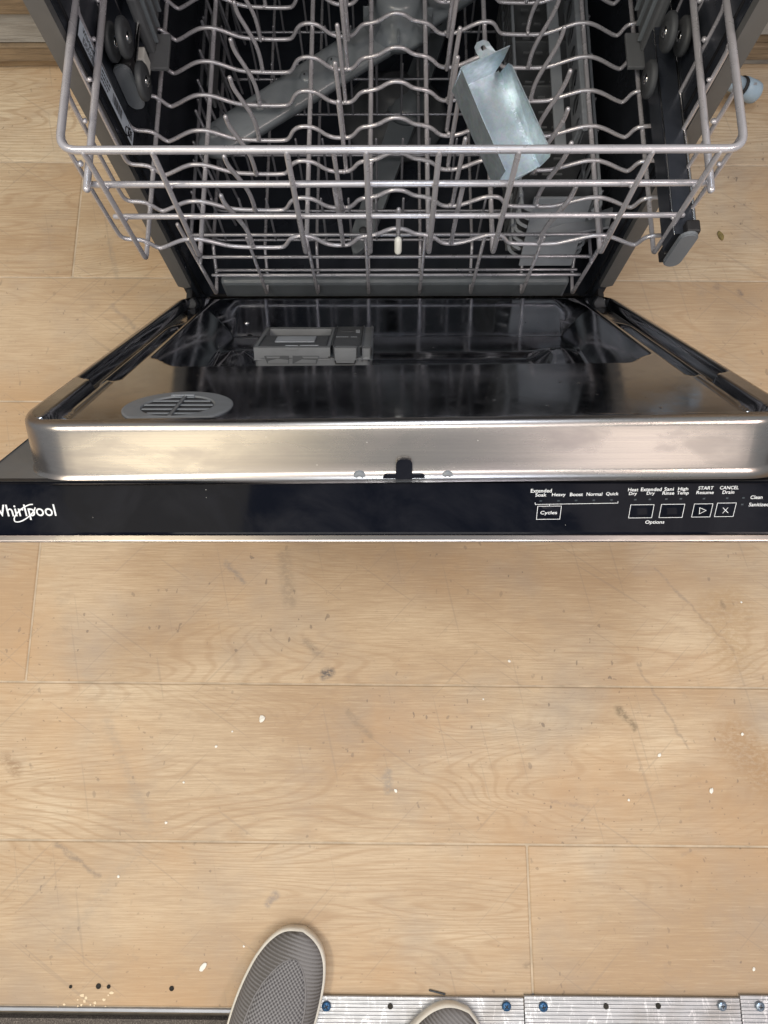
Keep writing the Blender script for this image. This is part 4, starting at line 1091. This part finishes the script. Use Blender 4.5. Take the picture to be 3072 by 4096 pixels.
# ================================================================ PLASTIC PLUG on the floor beside the tub
q0, q1 = onZ(2905, 318, .045), onZ(3012, 368, .022)
ax = (q1-q0); ll = ax.length; ax.normalize()
pg = thing('drain_hose_end', 'blue-grey plastic hose end with a black band lying on the floor right of the dishwasher', 'hose', None, (q1.x, q1.y, 0))
lathe('hose', [(.011,-.10),(.0115,0),(.0125,.004),(.0125,ll*.5)], 'cable', pg, q0-pg.location, ax, 20)
lathe('band', [(.0146,0),(.0150,.001),(.0150,.0042),(.0146,.005)], 'black', pg, q0-pg.location+ax*ll*.5, ax, 20)
lathe('hose_cap', [(.0140,0),(.0160,.002),(.0165,ll*.38),(.0155,ll*.48),(.0120,ll*.54),(.004,ll*.56)], 'cable', pg, q0-pg.location+ax*(ll*.5+.005), ax, 24)
for k in range(6):
    a = R_(200+k*18)
    u = ax.orthogonal().normalized(); vq = ax.cross(u)
    c = q0-pg.location+ax*(ll*.75)+ (Vector((0,0,1))-ax*ax.z).normalized()*.0166
bx('cap_mark', q0-pg.location+ax*(ll*.74)+(Vector((-.35,-.2,1))-ax*ax.dot(Vector((-.35,-.2,1)))).normalized()*.0162, (.006,.004,.0012), 'trim', pg, .0003)

# ================================================================ SHOES
def shoe(tip, heading, mirror, lab, group='grey slip-on shoes of the photographer', length=.285):
    root = thing('shoe', lab, 'shoe', group, (tip.x, tip.y, .0))
    H2 = Matrix.Rotation(heading, 3, 'Z')
    # outline: t from toe, left edge / right edge of a LEFT shoe (big toe on the right)
    st = [(0,0,0),(.004,-.019,.014),(.012,-.029,.026),(.025,-.038,.035),(.045,-.046,.041),(.075,-.0515,.044),(.105,-.0535,.044),(.14,-.052,.040),(.175,-.046,.0335),(.21,-.041,.031),(.245,-.0395,.030),(.268,-.035,.026),(.280,-.024,.016),(.285,-.004,-.002)]
    fine_ = []
    for (a, b2) in zip(st[:-1], st[1:]):
        for k in range(4):
            u = k/4; fine_.append(tuple(a[i]*(1-u)+b2[i]*u for i in range(3)))
    fine_.append(st[-1])
    # smooth the outline
    for _ in range(3): fine_ = [fine_[0]]+[tuple((fine_[i-1][k]+2*fine_[i][k]+fine_[i+1][k])/4 for k in range(3)) for i in range(1, len(fine_)-1)]+[fine_[-1]]
    def hgt(t_):   # ridge height of the upper
        return .034+.030*sst(0,.11,t_)+.012*sst(.10,.16,t_)
    def pt(t_, x, z): return H2 @ Vector((x*mirror, -t_, z))
    # sole
    vs_, fs = [], []; n = len(fine_)
    loop = [(f[0], f[1]) for f in fine_]+[(f[0], f[2]) for f in reversed(fine_[1:-1])]
    for (o, z) in ((-.0015,.0),(.001,.003),(.0022,.017),(.0012,.0225),(-.003,.0240)):
        for i, (t_, x) in enumerate(loop):
            a, c = loop[i-1], loop[(i+1) % len(loop)]; tv = Vector((c[0]-a[0], c[1]-a[1])); tv = tv.normalized() if tv.length else Vector((1,0))
            nn = Vector((tv.y, -tv.x)); nn = -nn if nn.dot(Vector((t_-.13, x+.008))) < 0 else nn
            vs_.append(pt(t_+nn.x*o, x+nn.y*o, z))
    m_ = len(loop)
    for j in range(4):
        for i in range(m_): fs.append((j*m_+i, j*m_+(i+1) % m_, (j+1)*m_+(i+1) % m_, (j+1)*m_+i))
    fs.append(tuple(range(4*m_, 5*m_))); mesh('sole', vs_, fs, 'cream', root, True)
    # upper: arched sections; the vamp and a stitched apron on top of it
    def upper(name, sel, lift, mat, uvs=1.0, w=1.0, closed_from=.0):
        vs_, fs, uv = [], [], []; K = 24; secs = [f for f in fine_ if sel[0] <= f[0] <= sel[1]]
        arc = 0; prev = None
        for f in secs:
            c = (f[1]+f[2])/2; hw = max(.0004, (f[2]-f[1])/2-.0004)*w
            wfull = (f[2]-f[1])/2
            for k in range(K+1):
                a = math.pi*(1-k/K); u = math.cos(a)
                hh = (hgt(f[0])-.022)*min(1, (wfull/.036))**.55
                z = .022+hh*(max(0, 1-(abs(u)*w)**2.6))**.62 + lift*(1-abs(u)**6)
                vs_.append(pt(f[0], c+hw*u, z)); uv.append((f[0]*9 if mat == 'canvas_side' else f[0]*9, (c+hw*u)*9))
        n2 = K+1
        for i in range(len(secs)-1):
            for k in range(K): fs.append((i*n2+k, (i+1)*n2+k, (i+1)*n2+k+1, i*n2+k+1))
        o = mesh(name, vs_, fs, mat, root, True); ul = o.data.uv_layers.new(name='uv')
        for p in o.data.polygons:
            for li, vi in zip(p.loop_indices, p.vertices): ul.data[li].uv = uv[vi]
        return o
    upper('upper', (0, .285), 0, 'canvas_side')
    # apron (raised woven plug over the toes and instep)
    vs_, fs, uv = [], [], []; NT, K = 30, 16
    t0, t1 = .026, .165; e_pts = []
    for i in range(NT+1):
        t_ = t0+(t1-t0)*(1-math.cos(math.pi/2*i/NT)); f = min(fine_, key=lambda q: abs(q[0]-t_)); c = (f[1]+f[2])/2+.002; full = (f[2]-f[1])/2
        wv = .66*full*math.sqrt(max(0, 1-((1-(t_-t0)/.06) if t_ < t0+.06 else 0)**2))
        for k in range(K+1):
            u = -1+2*k/K; x = c+wv*u; un = (x-(f[1]+f[2])/2)/full
            hh = (hgt(t_)-.022)*min(1, full/.036)**.55; z = .022+hh*max(0, 1-abs(un)**2.6)**.62+.0016*(1 if abs(u) < .97 else -.6)
            vs_.append(pt(t_, x, z)); uv.append((t_*9, x*9))
            if k in (0, K): e_pts.append((k, i, vs_[-1]))
    for i in range(NT):
        for k in range(K): fs.append((i*(K+1)+k, (i+1)*(K+1)+k, (i+1)*(K+1)+k+1, i*(K+1)+k+1))
    o = mesh('apron', vs_, fs, 'canvas', root, True); ul = o.data.uv_layers.new(name='uv')
    for p in o.data.polygons:
        for li, vi in zip(p.loop_indices, p.vertices): ul.data[li].uv = uv[vi]
    edge = [p for k, i, p in sorted((e for e in e_pts if e[0] == 0), key=lambda q: -q[1])]+[p for k, i, p in sorted((e for e in e_pts if e[0] == K), key=lambda q: q[1])][1:]
    tube('apron_seam', [p+Vector((0,0,.0004)) for p in edge], .0011, 'canvas_side', root, 6)
    # foot opening
    bm = bmesh.new(); poly = []
    for k in range(24):
        a = 2*math.pi*k/24; poly.append((.215+.048*math.cos(a), -.004+.024*math.sin(a)))
    A_ = [bm.verts.new(pt(a, c, .0765)) for a, c in poly]; B_ = [bm.verts.new(pt(a, -.004+(c+.004)*1.12, .066)) for a, c in poly]
    for i in range(24): bm.faces.new((A_[i], A_[(i+1) % 24], B_[(i+1) % 24], B_[i]))
    bm.faces.new(A_); frombm('collar_lining', bm, 'lining', root, True)
    return root
tipL = onZ(1212, 3724, .02); tipR = onZ(1872, 4040, .015)
shoe(tipL, R_(-17), 1, 'grey woven slip-on left shoe with cream sole, toes on the tile beside the carpet')
shoe(tipR, R_(-38), -1, 'grey woven right shoe, only its cream-edged toe tip showing over the aluminium threshold')

# ================================================================ CRUMBS, LEAF, NAIL
def crumb(sx, sy, size, lab, elong=1.0, ang=0, name='white_crumb', mat='chip', cat='crumb'):
    p = S(sx, sy); bm = bmesh.new(); bmesh.ops.create_icosphere(bm, subdivisions=2, radius=size)
    for v in bm.verts:
        k = 1+.45*noise.noise(v.co*(900/ (size*900))+Vector((sx, sy, 0)))
        v.co = Vector((v.co.x*k*elong, v.co.y*k, v.co.z*k*.5))
    bmesh.ops.rotate(bm, verts=bm.verts, matrix=Matrix.Rotation(ang, 3, 'Z'))
    o = frombm(name, bm, mat, None, False, (p.x, p.y, size*.38)); return tag(o, lab, cat, 'small debris scattered on the tiles')
for a in ((566,1553,.0036,'largest white paint chip on the tile, left of the middle below the door',1.3,1.2),
          (439,2088,.0030,'jagged white crumb on the tile left of the left shoe',1.9,.9),
          (1536,1708,.0026,'white flake near the right edge of the third tile row',1.4,1.3),
          (1424,1631,.0020,'white fleck on the right of the tile row under the long seam',1.3,.8),
          (1100,1428,.0019,'white speck just above the seam right of the middle',1,0),
          (467,1612,.0018,'white speck below and left of the largest chip',1,0),
          (1603,1586,.0018,'white speck beside the brown stain at the right edge',1.2,.5),
          (256,1893,.0017,'white speck at the end of the long dark scratch',1,0),
          (359,1777,.0016,'white speck just above the lower tile seam at left',1.2,.3),
          (855,1708,.0018,'pale speck beside the short grey scuff in the middle',1.4,2),
          (1358,1728,.0015,'tiny white speck right of the middle above the lower seam',1,0),
          (397,1690,.0014,'tiny white speck among the wood rings at left',1,0),
          (1628,2093,.0018,'white speck above the zinc screw at bottom right',1.2,1.5),
          (1601,1301-1050+1050,.0014,'tiny speck at the right edge level with the upper stain',1,0),
          (527,2044,.0013,'tiny white speck just left of the left shoe toe',1,0),
          (502,1580,.0012,'tiny speck below the largest white chip',1,0),
          (1044,1510,.0012,'tiny speck right of the middle below the seam',1,0)):
    crumb(a[0], a[1], a[2], a[3], a[4], a[5])
crumb(1556, 510, .0040, 'curled yellow-green leaf scrap on the floor right of the rail end', 2.0, -1.2, 'leaf_scrap', 'leaf', 'leaf')
a_, b2 = S(928, 2140-2), S(958, 2146)
o = tag(tube('nail', [(a_.x, a_.y, .002), (a_.x+.018, a_.y-.004, .002)], .0011, 'deep_plastic', None, 8), 'small dark nail lying against the threshold edge above the right shoe', 'nail')
